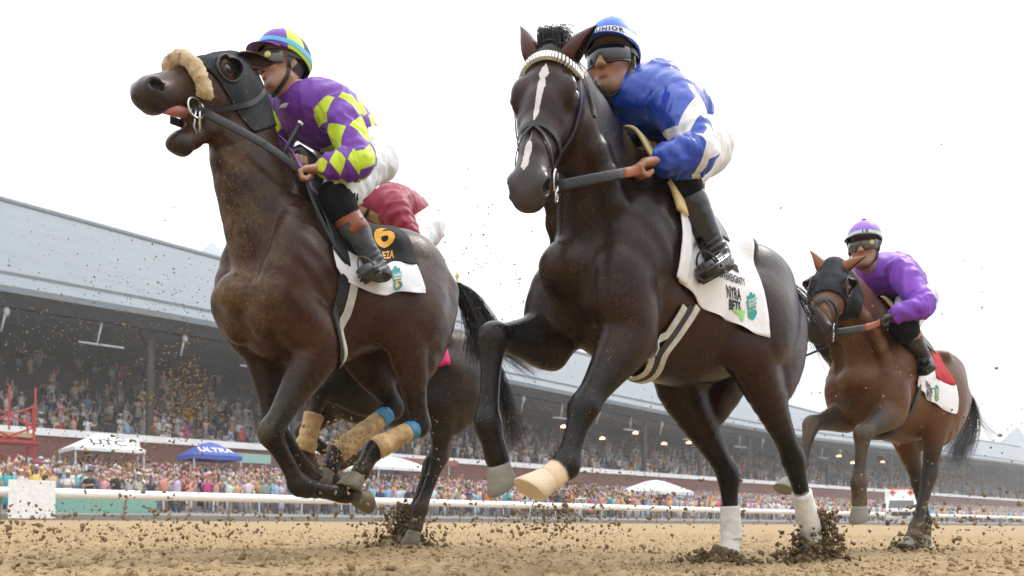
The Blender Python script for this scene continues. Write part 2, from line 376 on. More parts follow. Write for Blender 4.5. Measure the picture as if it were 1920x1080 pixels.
def tack_mats():
    global LEATHER, BROWN_LEATHER, METAL, RUBBER, HAIR, EYE, WHITE_CLOTH, FLEECE, GIRTH_W, HOOD_M, SKINPINK, TEETH, HOOFS
    LEATHER = plain('black_leather', (.012, .011, .011), .42, .5, bump=.2, bscale=140)
    BROWN_LEATHER = plain('brown_rubber_grip', (.30, .085, .03), .5, .4, bump=.3, bscale=200)
    METAL = plain('bit_steel', (.62, .63, .65), .2, .5, 1, var=.03)
    RUBBER = plain('dark_rubber', (.03, .031, .034), .6, .4, bump=.5, bscale=160)
    HAIR = plain('black_horse_hair', (.006, .0055, .006), .42, .5, var=.3, scale=30)
    EYE = plain('horse_eye', (.004, .003, .003), .06, .6, var=.0, coat=.6)
    WHITE_CLOTH = plain('white_cotton', (.82, .83, .86), .85, .3, var=.03, scale=14, bump=.25, bscale=90, sheen=.15)
    GIRTH_W = plain('white_girth_webbing', (.55, .54, .48), .8, .3, var=.18, scale=20, bump=.4, bscale=180)
    SKINPINK = plain('pink_gum', (.48, .2, .17), .3, .5, var=.12)
    TEETH = plain('tooth', (.75, .66, .45), .3, .5)
    m, nt, b = new_mat('sheepskin'); k = NT(nt); n = k.noise(90, 4, .7)
    k.set(b, 'Base Color', k.mix(n, (.62, .42, .2), (.86, .68, .42))); b.inputs['Roughness'].default_value = .95; b.inputs['Sheen Weight'].default_value = .4
    k.bump(k.noise(70, 4, .7), 1., .02, b); FLEECE = m
    m, nt, b = new_mat('dark_mesh_hood'); k = NT(nt); n = k.noise(9, 5, .6)
    sp = k.m('MULTIPLY', k.ramp(k.voro(60), [(.1, 1.), (.18, 0.)]), k.ramp(k.noise(22, 3), [(.52, 0.), (.6, 1.)]))
    k.set(b, 'Base Color', k.mix(sp, k.mix(n, (.006, .008, .010), (.016, .020, .024)), (.3, .22, .13))); b.inputs['Roughness'].default_value = .7; b.inputs['Specular IOR Level'].default_value = .2
    k.bump(k.m('ADD', k.noise(260, 2), k.noise(18, 3)), .35, .006, b); HOOD_M = m
    HOOFS = {}
    for nm, ca, cb in (('hoof_dark', (.075, .066, .045), (.20, .17, .105)), ('hoof_white', (.62, .47, .30), (.74, .6, .42)), ('hoof_grey', (.16, .155, .135), (.3, .28, .22))):
        m, nt, b = new_mat(nm); k = NT(nt); n = k.noise(12, 5, .6, stretch=(1, 1, 4))
        k.set(b, 'Base Color', k.mix(n, ca, cb)); b.inputs['Roughness'].default_value = .55; k.bump(k.noise(40, 4, .6, stretch=(1, 1, 6)), .35, .006, b); HOOFS[nm] = m
tack_mats()

# ------------------------------------------------------------------ the horse
SEC_U = [.51, .43, .31, .18, .02, -.22, -.45, -.64, -.80, -.91, -.98]
SEC_T = [1.20, 1.31, 1.45, 1.56, 1.61, 1.55, 1.50, 1.505, 1.45, 1.34, 1.24]
SEC_B = [1.02, .93, .83, .79, .78, .79, .85, .94, 1.0, 1.04, 1.08]
SEC_W = [.10, .185, .225, .235, .235, .255, .26, .25, .225, .18, .11]
def head_frame(J):
    e = unit(J['muz']-J['poll']); f = np.asarray(J.get('face', e)); s_ = np.cross(ZZ, f); s_ = unit(s_-e*(e @ s_))
    return e, np.cross(e, s_), s_                            # along the face, out of the face, to the horse's left
def build_horse(P):
    J = P['J']; dz = P['dz']; pit = P.get('pitch', 0)
    lo = (P.get('umin', -1.45), -.42, 0); hi = (P['umax'], P.get('vmax', .42), P['zmax'])
    fl = Field(lo, hi, P['h']); up = lambda p: np.array([p[0], p[1], p[2]+dz+pit*p[0]])
    # trunk
    sl, X, Y, Z = fl.sub((-1.3, -.4, .5), (.8, .4, 2.1)); u = X[:, 0, 0]; FS = P.get('front', 1.); SU = [x*FS if x > 0 else x for x in SEC_U]; uu = np.clip(u, SU[-1], SU[0])
    ev = lambda a: np.interp(uu, SU[::-1], a[::-1])
    def sm(a):
        k = np.ones(9)/9; q = np.concatenate([np.full(4, a[0]), a, np.full(4, a[-1])]); return np.convolve(q, k, 'valid')
    T = sm(ev(SEC_T)+dz+pit*uu); B = sm(ev(SEC_B)+dz+pit*uu); Wd = sm(ev(SEC_W)*P.get('girth', 1)); over = (u-uu)
    zc = (T+B)/2; hh = (T-B)/2; g = lambda a: a[:, None, None].astype(np.float32)
    tap = np.interp(uu, [-1.1, -.6, -.2, .05, .35, .6], [.25, .2, .38, .55, .5, .3])
    q = (Z-g(zc))/g(hh); wv = g(Wd)*(1-g(tap)*np.clip(q, 0, 1.2)**1.6*.8)
    kk = np.sqrt(q*q+(Y/wv)**2+(g(over)/.08)**2); d = ((kk-1)*np.minimum(g(hh), wv)).astype(np.float32); fl.put(sl, d, .02)
    # head
    e, n, s_ = head_frame(J); po = J['poll']; HL = P.get('head_len', .6); q = HL/.6
    H = lambda t, nn, ss: po+e*(t*HL)+n*(nn*q)+s_*(ss*q)
    Mx = np.stack([e, n, s_])
    # neck
    nb = up((P.get('nb_u', .22), 0, 1.27)); ne = H(.07, -.105, 0); mid = J.get('neckmid')
    mid = .5*(nb+ne)+np.array(P.get('neckoff', (-.02, 0, .05)))
    nf = P.get('neckf', 1); nk = [(nb+np.array([-.16, 0, -.07]), .31, .15), (nb, .285*nf, .16), (.5*(nb+mid), .225*nf, .13), (mid, .175*nf, .10), (.45*mid+.55*ne, .135*nf, .08), (ne, .10, .066)]
    arr = spline([np.concatenate([p, [a, b]]) for p, a, b in nk], 3); ns = len(arr)
    for i in range(ns-1):
        f = i/(ns-1); sd_ = unit((1-f)*np.array([0, 1., 0])+f*s_); fl.seg(arr[i][:3], arr[i+1][:3], arr[i][3:], arr[i+1][3:], sd_, .05)
    # crest and jugular line
    ax_ = unit(ne-nb); bk = np.cross([0, 1., 0], ax_); bk = bk if bk[0] < 0 else -bk
    fl.chain([(H(.0, -.06, 0), .04, .03), (mid+bk*.10*nf, .045, .03), (up((.06, 0, 1.53)), .07, .04)], k=.09)
    if P.get('head_open'):
        nodes = [(.0, -.07, .09, .064), (.12, -.112, .125, .09), (.27, -.13, .14, .10), (.42, -.108, .118, .084), (.58, -.082, .086, .066), (.72, -.066, .066, .058), (.84, -.062, .060, .060), (.93, -.064, .060, .062), (.985, -.062, .042, .050)]
    else:
        nodes = [(.0, -.07, .09, .066), (.12, -.112, .12, .094), (.27, -.13, .135, .105), (.42, -.112, .115, .086), (.58, -.088, .087, .058), (.72, -.07, .068, .049), (.84, -.066, .062, .053), (.93, -.066, .058, .056), (.985, -.062, .036, .044)]
    for (t0, c0, a0, b0), (t1, c1, a1, b1) in zip(nodes[:-1], nodes[1:]):
        fl.seg(H(t0, c0, 0), H(t1, c1, 0), (a0*q, b0*q), (a1*q, b1*q), s_, .035)
    for sg in (-1, 1):
        fl.ell(H(.235, -.165, .042*sg), (.105*q, .095*q, .038*q), Mx, .03)             # jowl
        fl.ell(H(.30, -.045, .088*sg), (.048*q, .036*q, .03*q), Mx, .025)             # orbit
        fl.ell(H(.26, -.018, .078*sg), (.04*q, .016*q, .028*q), Mx, .02)               # brow
        fl.seg(H(.38, -.075, .074*sg), H(.56, -.07, .055*sg), .012*q, .008*q, s_, .02)       # facial crest
        fl.ell(H(.925, -.042, .046*sg), (.048*q, .040*q, .029*q), Mx, .012)            # nostril flare
        fl.ell(H(.94, -.04, .066*sg), (.030*q, .021*q, .026*q), np.stack([unit(e+.5*n), unit(n-.5*e), s_]), .005, cut=True); fl.seg(H(.90, -.075, .056*sg), H(.985, -.066, .045*sg), .006, .006, s_, .012, cut=True)
        fl.ell(H(.305, -.047, .117*sg), (.024*q, .019*q, .016*q), Mx, .008, cut=True)  # eye socket
    if P.get('head_open'):
        jaw = [(.20, -.20, .065, .06), (.42, -.225, .056, .052), (.60, -.232, .046, .044), (.74, -.246, .042, .042), (.86, -.256, .045, .046), (.92, -.25, .03, .036)]
        for (t0, c0, a0, b0), (t1, c1, a1, b1) in zip(jaw[:-1], jaw[1:]): fl.seg(H(t0, c0, 0), H(t1, c1, 0), (a0*q, b0*q), (a1*q, b1*q), s_, .025)
        fl.seg(H(.5, -.16, 0), H(.66, -.172, 0), (.06*q, .058*q), (.036*q, .05*q), s_, .03)
        fl.ell(H(.95, -.108, 0), (.035*q, .022*q, .045*q), Mx, .02)
    else:
        fl.ell(H(.90, -.118, 0), (.052*q, .026*q, .042*q), Mx, .015)                   # lower lip
        fl.ell(H(.86, -.13, 0), (.035*q, .022*q, .032*q), Mx, .02)
        for sg in (-1, 1): fl.seg(H(.78, -.10, .06*sg), H(1.0, -.107, .03*sg), .0045, .0045, s_, .006, cut=True)
        fl.seg(H(1.0, -.107, .03), H(1.0, -.107, -.03), .0045, .0045, e, .006, cut=True)
    # limbs
    LK = lambda a, b, t: a+(b-a)*t
    paths = {}
    for sg in (-1, 1):                                       # long neck muscle and the groove under it
        a0 = H(.13, -.15, .058*sg); a1 = up((.33*FS, .15*sg, 1.16)); mid2 = .5*(a0+a1)+np.array([-.01, (.04 if sg > 0 else .015)*sg, .0]); NM = P.get('neckmus', 1.)
        if NM: fl.chain([(a0, .03, .026), (mid2, .045, .030), (a1, .06, .036)], k=.03)
        fl.ell(up((-.40, .19*sg, 1.40)), (.07, .05, .05), k=.05)
    for sd_, sg in (('L', 1), ('R', -1)):
        el, kn, fe, ho = J['elb'+sd_], J['kne'+sd_], J['fet'+sd_], J['hof'+sd_]
        sh = J.get('sho'+sd_, up((.37*FS, .165*sg, 1.08))); sc_ = up((.06, .13*sg, 1.47))
        fl.chain([(sc_, .12, .05), (LK(sc_, sh, .5)+np.array([-.03, .045*sg, 0]), .16, .062), (sh, .115, .085)], k=.028)
        fl.chain([(sh+np.array([.0, 0, .0]), .115, .085), (LK(sh, el, .55), .125, .085), (el, .105, .075)], k=.03)
        fl.ell(up((.40*FS, .09*sg, 1.03)), (.08, .09, .14), k=.022)                     # pectoral
        pd = ho-fe; 
        fl.chain([(el, .118, .08), (LK(el, kn, .28), .094, .07), (LK(el, kn, .6), .064, .052), (LK(el, kn, .86), .047, .043), (kn, .052, .05), (LK(kn, fe, .16), .041, .038), (LK(kn, fe, .5), .034, .029), (LK(kn, fe, .84), .036, .031), (fe, .047, .041), (LK(fe, ho, .4), .036, .034), (LK(fe, ho, .78), .045, .044)], k=.018)
        fdir = unit(np.cross([0, 1., 0], unit(kn-el))); fl.seg(LK(el, kn, .08)+fdir*.045, LK(el, kn, .62)+fdir*.022, (.05, .045), (.026, .024), k=.016); fl.seg(LK(el, kn, .1)-fdir*.05, LK(el, kn, .6)-fdir*.025, (.045, .04), (.022, .022), k=.016)
        back = unit(np.cross(unit(fe-kn), [0, 1., 0])); back = back if back[0] < 0 or abs(back[0]) < .2 else -back
        fl.seg(LK(kn, fe, .1)+back*.022, LK(kn, fe, .92)+back*.024, .012, .014, k=.012)     # tendon
        fl.ell(fe+back*.024, (.028, .03, .034), k=.02)
        paths['f'+sd_] = [sh, el, kn, fe, ho]
        st, hk, hf, hh_ = J['sti'+sd_], J['hoc'+sd_], J['hfe'+sd_], J['hho'+sd_]
        hip = up((-.64, .12*sg, 1.27)); bt = up((-.86, .11*sg, 1.2))
        fl.ell(up((-.62, .10*sg, 1.33)), (.27, .135, .165), k=.045)
        fl.chain([(hip, .22, .12), (LK(hip, st, .55)+np.array([-.03, .02*sg, 0]), .20, .115), (st, .125, .085)], k=.045)
        gm = LK(st, hk, .42)
        gb = unit(np.cross(unit(hk-st), [0, 1., 0])); gb = gb if gb[0] < 0 else -gb
        fl.chain([(bt, .13, .10), (LK(bt, gm, .5)+gb*.01, .145, .095), (gm+gb*.03, .085, .06)], k=.04)
        fl.chain([(st, .128, .085), (LK(st, hk, .3), .105, .072), (LK(st, hk, .62), .068, .052), (LK(st, hk, .86), .048, .042), (hk, .058, .046), (LK(hk, hf, .15), .046, .04), (LK(hk, hf, .5), .037, .032), (LK(hk, hf, .85), .039, .034), (hf, .048, .042), (LK(hf, hh_, .4), .037, .035), (LK(hf, hh_, .78), .046, .045)], k=.018)
        cb = unit(np.cross(unit(hf-hk), [0, 1., 0])); cb = cb if (cb @ gb) > 0 else -cb
        ph = hk+unit(cb+gb)*.055+unit(st-hk)*.02
        fl.seg(ph, LK(hk, hf, .15)+cb*.02, .02, .02, k=.02); fl.seg(ph, LK(st, hk, .66)+gb*.045, .017, .012, k=.03)
        fl.seg(LK(hk, hf, .1)+cb*.024, LK(hk, hf, .92)+cb*.026, .013, .014, k=.012); fl.ell(hf+cb*.026, (.028, .03, .034), k=.02)
        paths['h'+sd_] = [hip, st, hk, hf, hh_]
        fl.chain([(up((-.38, .20*sg, 1.03)), .07, .03), (LK(up((-.38, .20*sg, 1.03)), st, .5), .07, .03), (st, .06, .04)], k=.07)   # flank fold
    for f in P.get('extra', []): f(fl, up)
    Vt, Q = fl.nets(2); Nn = vnormals(Vt, Q)
    root = empty(P['name'], (P['W'][0], P['W'][1], 0), YAW+P['W'][2]); tag(root, P['label'], 'horse', 'galloping racehorses')
    me = mesh_np('body', Vt, faces4=Q, mat=P['coat'])
    # colour of the coat itself
    base = np.array(P['base']); pts = np.array(P['points']); C = np.tile(base, (len(Vt), 1))
    HT = (Vt-po) @ e/HL; Hn = (Vt-po) @ n; Hs = (Vt-po) @ s_
    head = (HT > .02) & (HT < 1.1) & (np.abs(Hs) < .16) & (Hn > -.32) & (Hn < .05)
    warm = np.array(P.get('warm', base)); wm = np.clip(.5+.5*vnoise(Vt, 5, 3), 0, 1)*sst(Vt[:, 2], 1.5+dz, 1.0+dz); C = C*(1-wm[:, None])+warm*wm[:, None]
    fw_ = (head*sst(HT, .03, .2)*.55)[:, None]*np.array(P.get('facewarm', 1.)); C = C*(1-fw_)+warm*fw_
    mz = (sst(HT, .72, .92)*head)[:, None]; C = C*(1-mz)+np.array(P.get('muzzle', pts))*mz
    dirt = np.zeros(len(Vt))
    for key, fr in (('fL', 1.3), ('fR', 1.3), ('hL', 1.45), ('hR', 1.45)):
        dd, par = pdist(Vt, paths[key]); near = dd < .16
        m = (sst(par, fr-.25, fr+.45)*near)[:, None]; C = C*(1-m)+pts*m
        m = (sst(par, 2.2, 3.4)*near*P.get('legdust', .35)); dirt = np.maximum(dirt, m)
        for (kk_, p0, p1, col) in P.get('marks', []):
            if kk_ == key:
                mm = (sst(par+.04*vnoise(Vt, 60, 5), p0-.04, p0+.04)*(1-sst(par, p1-.04, p1+.04))*(dd < .12))[:, None]; C = C*(1-mm)+np.array(col)*mm
    set_vec(me, np.stack([np.where(head, HT, -1), Hs, Hn], 1), 'head')
    nose_in = head & (HT > .86) & (np.abs(Hs) > .025) & (np.linalg.norm(np.stack([(HT-.94)*HL/.028, (Hn/q+.04)/.024, (np.abs(Hs)/q-.066)/.026], 1), axis=1) < 1.12); C[nose_in] = np.array([.006, .004, .004])
    fd = sst(Vt[:, 0], .15, .5)*sst(Nn[:, 0], -.1, .45); dirt = np.maximum(dirt, fd*P.get('chestdirt', .8)*(~head)); dirt = np.maximum(dirt, P.get('alldirt', .15))
    set_col(me, C); d4 = np.zeros((len(Vt), 3)); d4[:] = dirt[:, None]; set_col(me, d4, 'Dirt')
    body = link('body', me, root)
    # hooves
    for key in ('fL', 'fR', 'hL', 'hR'):
        fe, ho = paths[key][3], paths[key][4]; hoof(root, fe, ho, P['hoof'].get(key, 'hoof_dark'), P.get('hooff', {}).get(key))
    # eyes and ears
    for sg in (-1, 1):
        mb = MB(); mb.ell(H(.305, -.047, .103*sg), (.024*q, .019*q, .016*q), 16, 12, M=Mx.T); mb.build('eye', EYE, root, True)
        ear(root, H(.03, -.03, .05*sg), P['ears'][0 if sg > 0 else 1], s_*sg, e, n, P['coat'], np.array(P.get('warm', base))*1.2, q)
    ctx = dict(fl=fl, H=H, e=e, n=n, s=s_, q=q, HL=HL, root=root, Vt=Vt, Q=Q, Nn=Nn, po=po, paths=paths, up=up, P=P, HT=HT, Hn=Hn, Hs=Hs)
    return ctx
def hoof(root, fe, ho, mat, fwd=None):
    a = unit(ho-fe); f = np.cross(a, [0, 1., 0]); f = f if fwd is None else (f if f @ np.asarray(fwd) > 0 else -f)
    if fwd is None and f[0] < 0 and f[2] > -.2: f = -f
    f = unit(f); b = np.cross(a, f); mb = MB(); n = 20; rings = []
    prof = [(-.022, .044, 0), (-.012, .050, .2), (.0, .051, .35), (.035, .059, .75), (.062, .065, 1.), (.066, .062, 1.), (.064, .05, 1.)]
    vs = []
    for (x, r, sl_) in prof:
        for j in range(n):
            q = 2*math.pi*j/n; c, s_ = math.cos(q), math.sin(q)
            rr = r*(1-.10*max(0, -c)); vs.append(ho+a*(x+.020*c*sl_)+f*(rr*c+.012*sl_)+b*(rr*.93*s_))
    fs = [(i*n+j, i*n+(j+1) % n, (i+1)*n+(j+1) % n, (i+1)*n+j) for i in range(len(prof)-1) for j in range(n)]+[tuple(range(n)), tuple(len(vs)-n+j for j in reversed(range(n)))]
    mb.add(vs, fs); o = mb.build('hoof', HOOFS[mat], root, True)
    me = o.data; me.materials.append(METAL)
    for p in me.polygons:
        if abs(p.normal.dot(Vector(a))) > .93 and (np.array(p.center)-ho) @ a > .03: p.use_smooth = False
    return o
def ear(root, base, d, side, e, n, mat, col, q=1):           # pricked or pinned leaf-shaped cup pointing along d
    d = unit(d); open_ = unit(side-d*(side @ d)); w = np.cross(d, open_); L = .165*q; vs = []; nu = 13; nv = 12
    for layer in (0, 1):
        for i in range(nv):
            t = i/(nv-1); wd = .040*q*(math.sin(math.pi*(.22+.78*t)**.9)**.8 if t < 1 else 0)*(1.06-.25*t); wd = max(wd, .0008)
            for j in range(nu):
                a = (j/(nu-1)-.5)*2*math.pi*.80*(1-.35*t); r = wd*(1-.13*layer)
                vs.append(base+d*(t*L-.02)+w*math.sin(a)*r-open_*(math.cos(a)*r*1.0-wd*.3)+open_*(.015*t*t))
    fs = []; k = nv*nu
    for i in range(nv-1):
        for j in range(nu-1):
            A = i*nu+j; fs.append((A, A+1, A+nu+1, A+nu)); fs.append((k+A, k+A+nu, k+A+nu+1, k+A+1))
        fs.append((i*nu, i*nu+nu, k+i*nu+nu, k+i*nu)); fs.append((i*nu+nu-1, k+i*nu+nu-1, k+i*nu+2*nu-1, i*nu+2*nu-1))
    mb = MB(); mb.add(vs, fs); o = mb.build('ear', mat, root, True); Vn = np.array(vs)
    c = np.tile(col, (len(vs), 1))*1.6; c[k:] *= .4; tipf = np.tile(np.repeat(np.linspace(0, 1, nv), nu), 2)[:, None]; c = c*(1-.6*tipf**3)
    set_col(o.data, c); set_col(o.data, np.full((len(vs), 3), .1), 'Dirt'); return o
def hood(c, t0, t1, name='hood', cups=(1,), eye_r=.05, mat=None, off=.007):   # blinker hood: the head's own surface, offset
    fl = c['fl']; HT, Hn, Hs = c['HT'], c['Hn'], c['Hs']; Q = c['Q']; Vt = c['Vt']; q = c['q']
    ec = [c['H'](.305, -.047, .091*sg) for sg in (1, -1)]
    sel = (HT > t0-.05) & (HT < t1+.05) & (np.abs(Hs) < .17) & (Hn > -.31) & (Hn < .06)
    f = Q[sel[Q].all(1)]; ids, inv = np.unique(f, return_inverse=True); f = inv.reshape(f.shape); v = Vt[ids]+c['Nn'][ids]*off
    me = mesh_np(name, v, faces4=f, mat=mat or HOOD_M); bm = bmesh.new(); bm.from_mesh(me)
    e, n, po = c['e'], c['n'], c['po']
    def cut(co, no): bmesh.ops.bisect_plane(bm, geom=bm.verts[:]+bm.edges[:]+bm.faces[:], plane_co=Vector(co), plane_no=Vector(no), clear_outer=True)
    cut(c['H'](t1, 0, 0), unit(e-.25*n)); cut(c['H'](t0, 0, 0), unit(-e-.1*n))
    for k_, sg in enumerate((1, -1)):
        dl = [x for x in bm.faces if (x.calc_center_median()-Vector(ec[k_])).length < eye_r*.92*q]
        bmesh.ops.delete(bm, geom=dl, context='FACES')
    lone = [x for x in bm.verts if not x.link_faces]; bmesh.ops.delete(bm, geom=lone, context='VERTS')
    bmesh.ops.solidify(bm, geom=bm.faces[:], thickness=-.003)
    bmesh.ops.recalc_face_normals(bm, faces=bm.faces); bm.to_mesh(me); bm.free()
    me.polygons.foreach_set('use_smooth', np.ones(len(me.polygons), dtype=bool))
    o = link(name, me, c['root'])
    for sg in (1, -1):                                       # eye openings: a rolled rim and a cup behind the eye
        A = c['e']; B = unit(np.cross(A, c['s'])); ce = c['H'](.30, -.047, .10*sg); ring = []; pts = []
        for j in range(25):
            a = 2*math.pi*j/24; pts.append(ce+A*math.cos(a)*eye_r*1.0*q+c['n']*math.sin(a)*eye_r*.95*q)
        Pj, _ = fl.project(np.array(pts), .009); mb = MB(); mb.tube(Pj, .006, 6, cap=False); mb.build('eye_rim', LEATHER, o, True)
        if sg in cups:
            vs = []; m = 9
            for layer in (0, 1):
                for i in range(5):
                    for j in range(m):
                        a = math.pi*(.60+.80*j/(m-1)); tt = i/4; r = eye_r*q*(1.02-.28*tt*tt); 
                        vs.append(ce+(A*math.cos(a)*1.05+c['n']*math.sin(a))*(r-.003*layer)+c['s']*sg*(.004+.05*tt*math.sin(math.pi*(.1+.8*j/(m-1)))))
            fs = []; K = 5*m
            for i in range(4):
                for j in range(m-1): X = i*m+j; fs += [(X, X+1, X+m+1, X+m), (K+X, K+X+m, K+X+m+1, K+X+1)]
            for j in range(m-1): fs.append((4*m+j, 4*m+j+1, K+4*m+j+1, K+4*m+j))
            mb = MB(); mb.add(vs, fs); mb.build('blinker_cup', LEATHER, o, True)
    return o
def torus(mb, c, ax, rad, r, n=20, m=6, mi=0):
    ax = unit(ax); a = unit(np.cross(ax, [.3, .5, .8])); b = np.cross(ax, a)
    mb.tube([np.asarray(c)+rad*(math.cos(2*math.pi*i/n)*a+math.sin(2*math.pi*i/n)*b) for i in range(n+1)], r, m, mi, cap=False); return mb
def bridle(c, noseband=True, cheek=True, brow=None, rings=True, nose_t=.60, bit=(.78, -.118)):
    H, fl, root, q = c['H'], c['fl'], c['root'], c['q']; br = MB().tube([H(bit[0], bit[1], .05), H(bit[0], bit[1]-.002, 0), H(bit[0], bit[1], -.05)], .006, 8).build('bridle', METAL, root, True)
    for sg in (1, -1):
        if cheek:
            strap('cheek_strap', fl, [H(.04, -.06, .07*sg), H(.20, -.085, .10*sg), H(.42, -.12, .09*sg), H(.62, -.115, .07*sg), H(.74, -.105, .062*sg)], .017, LEATHER, br)
            strap('throat_latch', fl, [H(.03, -.09, .075*sg), H(.10, -.17, .09*sg), H(.20, -.27, .05*sg)], .012, LEATHER, br)
        if rings:
            mb = MB(); torus(mb, H(.78, -.118, .066*sg), c['s'], .036*q, .0045); torus(mb, H(.84, -.15, .068*sg), c['s'], .018*q, .004); mb.build('bit_ring', METAL, br, True)
    if noseband:
        strap('noseband', fl, [H(nose_t+.02, -.13, .05), H(nose_t, -.08, .075), H(nose_t-.01, -.02, .06), H(nose_t-.015, .01, 0), H(nose_t-.01, -.02, -.06), H(nose_t, -.08, -.075), H(nose_t+.02, -.13, -.05)], .018, LEATHER, br)
        strap('noseband_cross_strap', fl, [H(nose_t-.01, .0, .0), H(nose_t+.07, -.02, .045), H(nose_t+.16, -.07, .065)], .011, LEATHER, br)
        strap('noseband_cross_strap', fl, [H(nose_t-.01, .0, .0), H(nose_t+.07, -.02, -.045), H(nose_t+.16, -.07, -.065)], .011, LEATHER, br)
    strap('crown_strap', fl, [H(.05, -.06, .075), H(.0, -.02, .055), H(-.02, .01, 0), H(.0, -.02, -.055), H(.05, -.06, -.075)], .018, LEATHER, br)
    return br
def cloth_map(c, u0, u1, z_axis=1.25, off=.012):             # returns f(s along the horse, a in metres down from the spine, side) -> point on the horse's flank
    fl, dz = c['fl'], c['P']['dz']; pit = c['P'].get('pitch', 0)
    def fn(us, ds, side=1, extra=0.):
        us = np.asarray(us, float); ds = np.asarray(ds, float); out = np.zeros((len(us), 3))
        ths = np.linspace(0, 2.3, 64)
        for uq in np.unique(np.round(us, 3)):
            m = np.abs(us-uq) < 6e-4
            zc = z_axis+dz+pit*uq; rr = np.linspace(.62, .02, 130)
            best = np.zeros(len(ths))
            PP = np.stack([np.full((64, 130), uq), side*np.sin(ths)[:, None]*rr[None, :], zc+np.cos(ths)[:, None]*rr[None, :]], -1).reshape(-1, 3)
            val = fl.sample(PP).reshape(64, 130); hit = (val < off+extra).argmax(1); best = rr[hit]
            py = side*np.sin(ths)*best; pz = zc+np.cos(ths)*best
            for _ in range(6): py[1:-1] = .25*py[:-2]+.5*py[1:-1]+.25*py[2:]; pz[1:-1] = .25*pz[:-2]+.5*pz[1:-1]+.25*pz[2:]
            arc = np.concatenate([[0], np.cumsum(np.hypot(np.diff(py), np.diff(pz)))])
            out[m, 0] = uq; out[m, 1] = np.interp(ds[m], arc, py); out[m, 2] = np.interp(ds[m], arc, pz)
        return out
    return fn
def drape(name, c, fn, ufun, d0, d1, mat, parent, side=1, nu=34, nd=40, thick=.003, uv=True, wave=.004, seed=3):
    """a cloth sheet: ufun(t, s) gives u for t in 0..1 along and s in 0..1 down"""
    g = np.array([[i/(nu-1), j/(nd-1)] for i in range(nu) for j in range(nd)])
    us = np.round(np.array([ufun(a, b) for a, b in g]), 2); ue = np.array([ufun(a, b) for a, b in g]); ds = d0+(d1-d0)*g[:, 1]
    lo, hi = us.min(), us.max(); grid_u = np.round(np.arange(lo-.02, hi+.03, .02), 3); grid_d = np.linspace(min(d0, 0), d1+.02, 60)
    GU, GD = np.meshgrid(grid_u, grid_d, indexing='ij'); G = fn(GU.ravel(), GD.ravel(), side).reshape(len(grid_u), len(grid_d), 3)
    for _ in range(3): G[1:-1] = .25*G[:-2]+.5*G[1:-1]+.25*G[2:]
    def ev(u, d):
        a = np.clip((np.asarray(u)-grid_u[0])/.02, 0, len(grid_u)-1.001); b = np.clip((np.asarray(d)-grid_d[0])/(grid_d[1]-grid_d[0]), 0, len(grid_d)-1.001)
        i = a.astype(int); j = b.astype(int); f = (a-i)[:, None]; h = (b-j)[:, None]
        return (G[i, j]*(1-f)+G[i+1, j]*f)*(1-h)+(G[i, j+1]*(1-f)+G[i+1, j+1]*f)*h
    Vv = ev(ue, ds); out = np.zeros_like(Vv); out[:, 1] = side; ww = wave*vnoise(Vv, 22, seed)*sst(g[:, 1], .3, 1.)+wave*1.6*sst(g[:, 1], .8, 1.)*np.sin(ue*38)
    Vv = Vv+out*(ww+.002)[:, None]; Vb = Vv-out*thick; n = len(Vv); fs = []
    for i in range(nu-1):
        for j in range(nd-1):
            A = i*nd+j; fs += [(A, A+1, A+nd+1, A+nd), (n+A, n+A+nd, n+A+nd+1, n+A+1)]
    for i in range(nu-1): A = i*nd; B = i*nd+nd-1; fs += [(A, A+nd, n+A+nd, n+A), (B, n+B, n+B+nd, B+nd)]
    for j in range(nd-1): A = j; B = (nu-1)*nd+j; fs += [(A, n+A, n+A+1, A+1), (B, B+1, n+B+1, n+B)]
    mb = MB(); mb.add(np.concatenate([Vv, Vb]), fs); o = mb.build(name, mat, parent, True)
    def place(u, d, lift=.003):
        p = ev(u, d); q_ = np.zeros_like(p); q_[:, 1] = side
        s_ = np.clip((np.asarray(d)-d0)/(d1-d0), 0, 1)
        return p+q_*(wave*vnoise(p, 22, seed)*sst(s_, .3, 1.)+wave*1.6*sst(s_, .8, 1.)*np.sin(np.asarray(u)*38)+.002+lift)[:, None]
    return o, place
def text_flat(body, size, bold=0.0, shear=0, sx=1.0, spacing=1.0):
    cu = bpy.data.curves.new('lettering', 'FONT'); cu.body = body; cu.size = size; cu.offset = bold; cu.shear = shear; cu.resolution_u = 3; cu.space_character = spacing
    cu.align_x = 'CENTER'; cu.align_y = 'CENTER'
    o = bpy.data.objects.new('lettering', cu); COL.objects.link(o); dg = bpy.context.evaluated_depsgraph_get(); me = bpy.data.meshes.new_from_object(o.evaluated_get(dg))
    bpy.data.objects.remove(o); bpy.data.curves.remove(cu)
    bm = bmesh.new(); bm.from_mesh(me); bmesh.ops.triangulate(bm, faces=bm.faces)
    for _ in range(2):
        lg = [e_ for e_ in bm.edges if e_.calc_length() > size*.22]
        if lg: bmesh.ops.subdivide_edges(bm, edges=lg, cuts=1); bmesh.ops.triangulate(bm, faces=bm.faces)
    v = np.array([x.co[:] for x in bm.verts]); v[:, 0] *= sx; f = [tuple(y.index for y in x.verts) for x in bm.faces]; bm.verts.index_update(); bm.free(); bpy.data.meshes.remove(me)
    return v, f
def flat_on(name, place, v, f, u, d, rot, mat, parent, lift=.003, ex=0.):
    c_, s_ = math.cos(rot), math.sin(rot); x = v[:, 0]*c_-v[:, 1]*s_; y = v[:, 0]*s_+v[:, 1]*c_
    p = place(u-x, d-y, lift)                               # on the near flank letters run towards the tail
    mb = MB(); mb.add(p, f); me = mesh_np(name, mb.v, faces=mb.f, mat=mat, smooth=False); return link(name, me, parent)
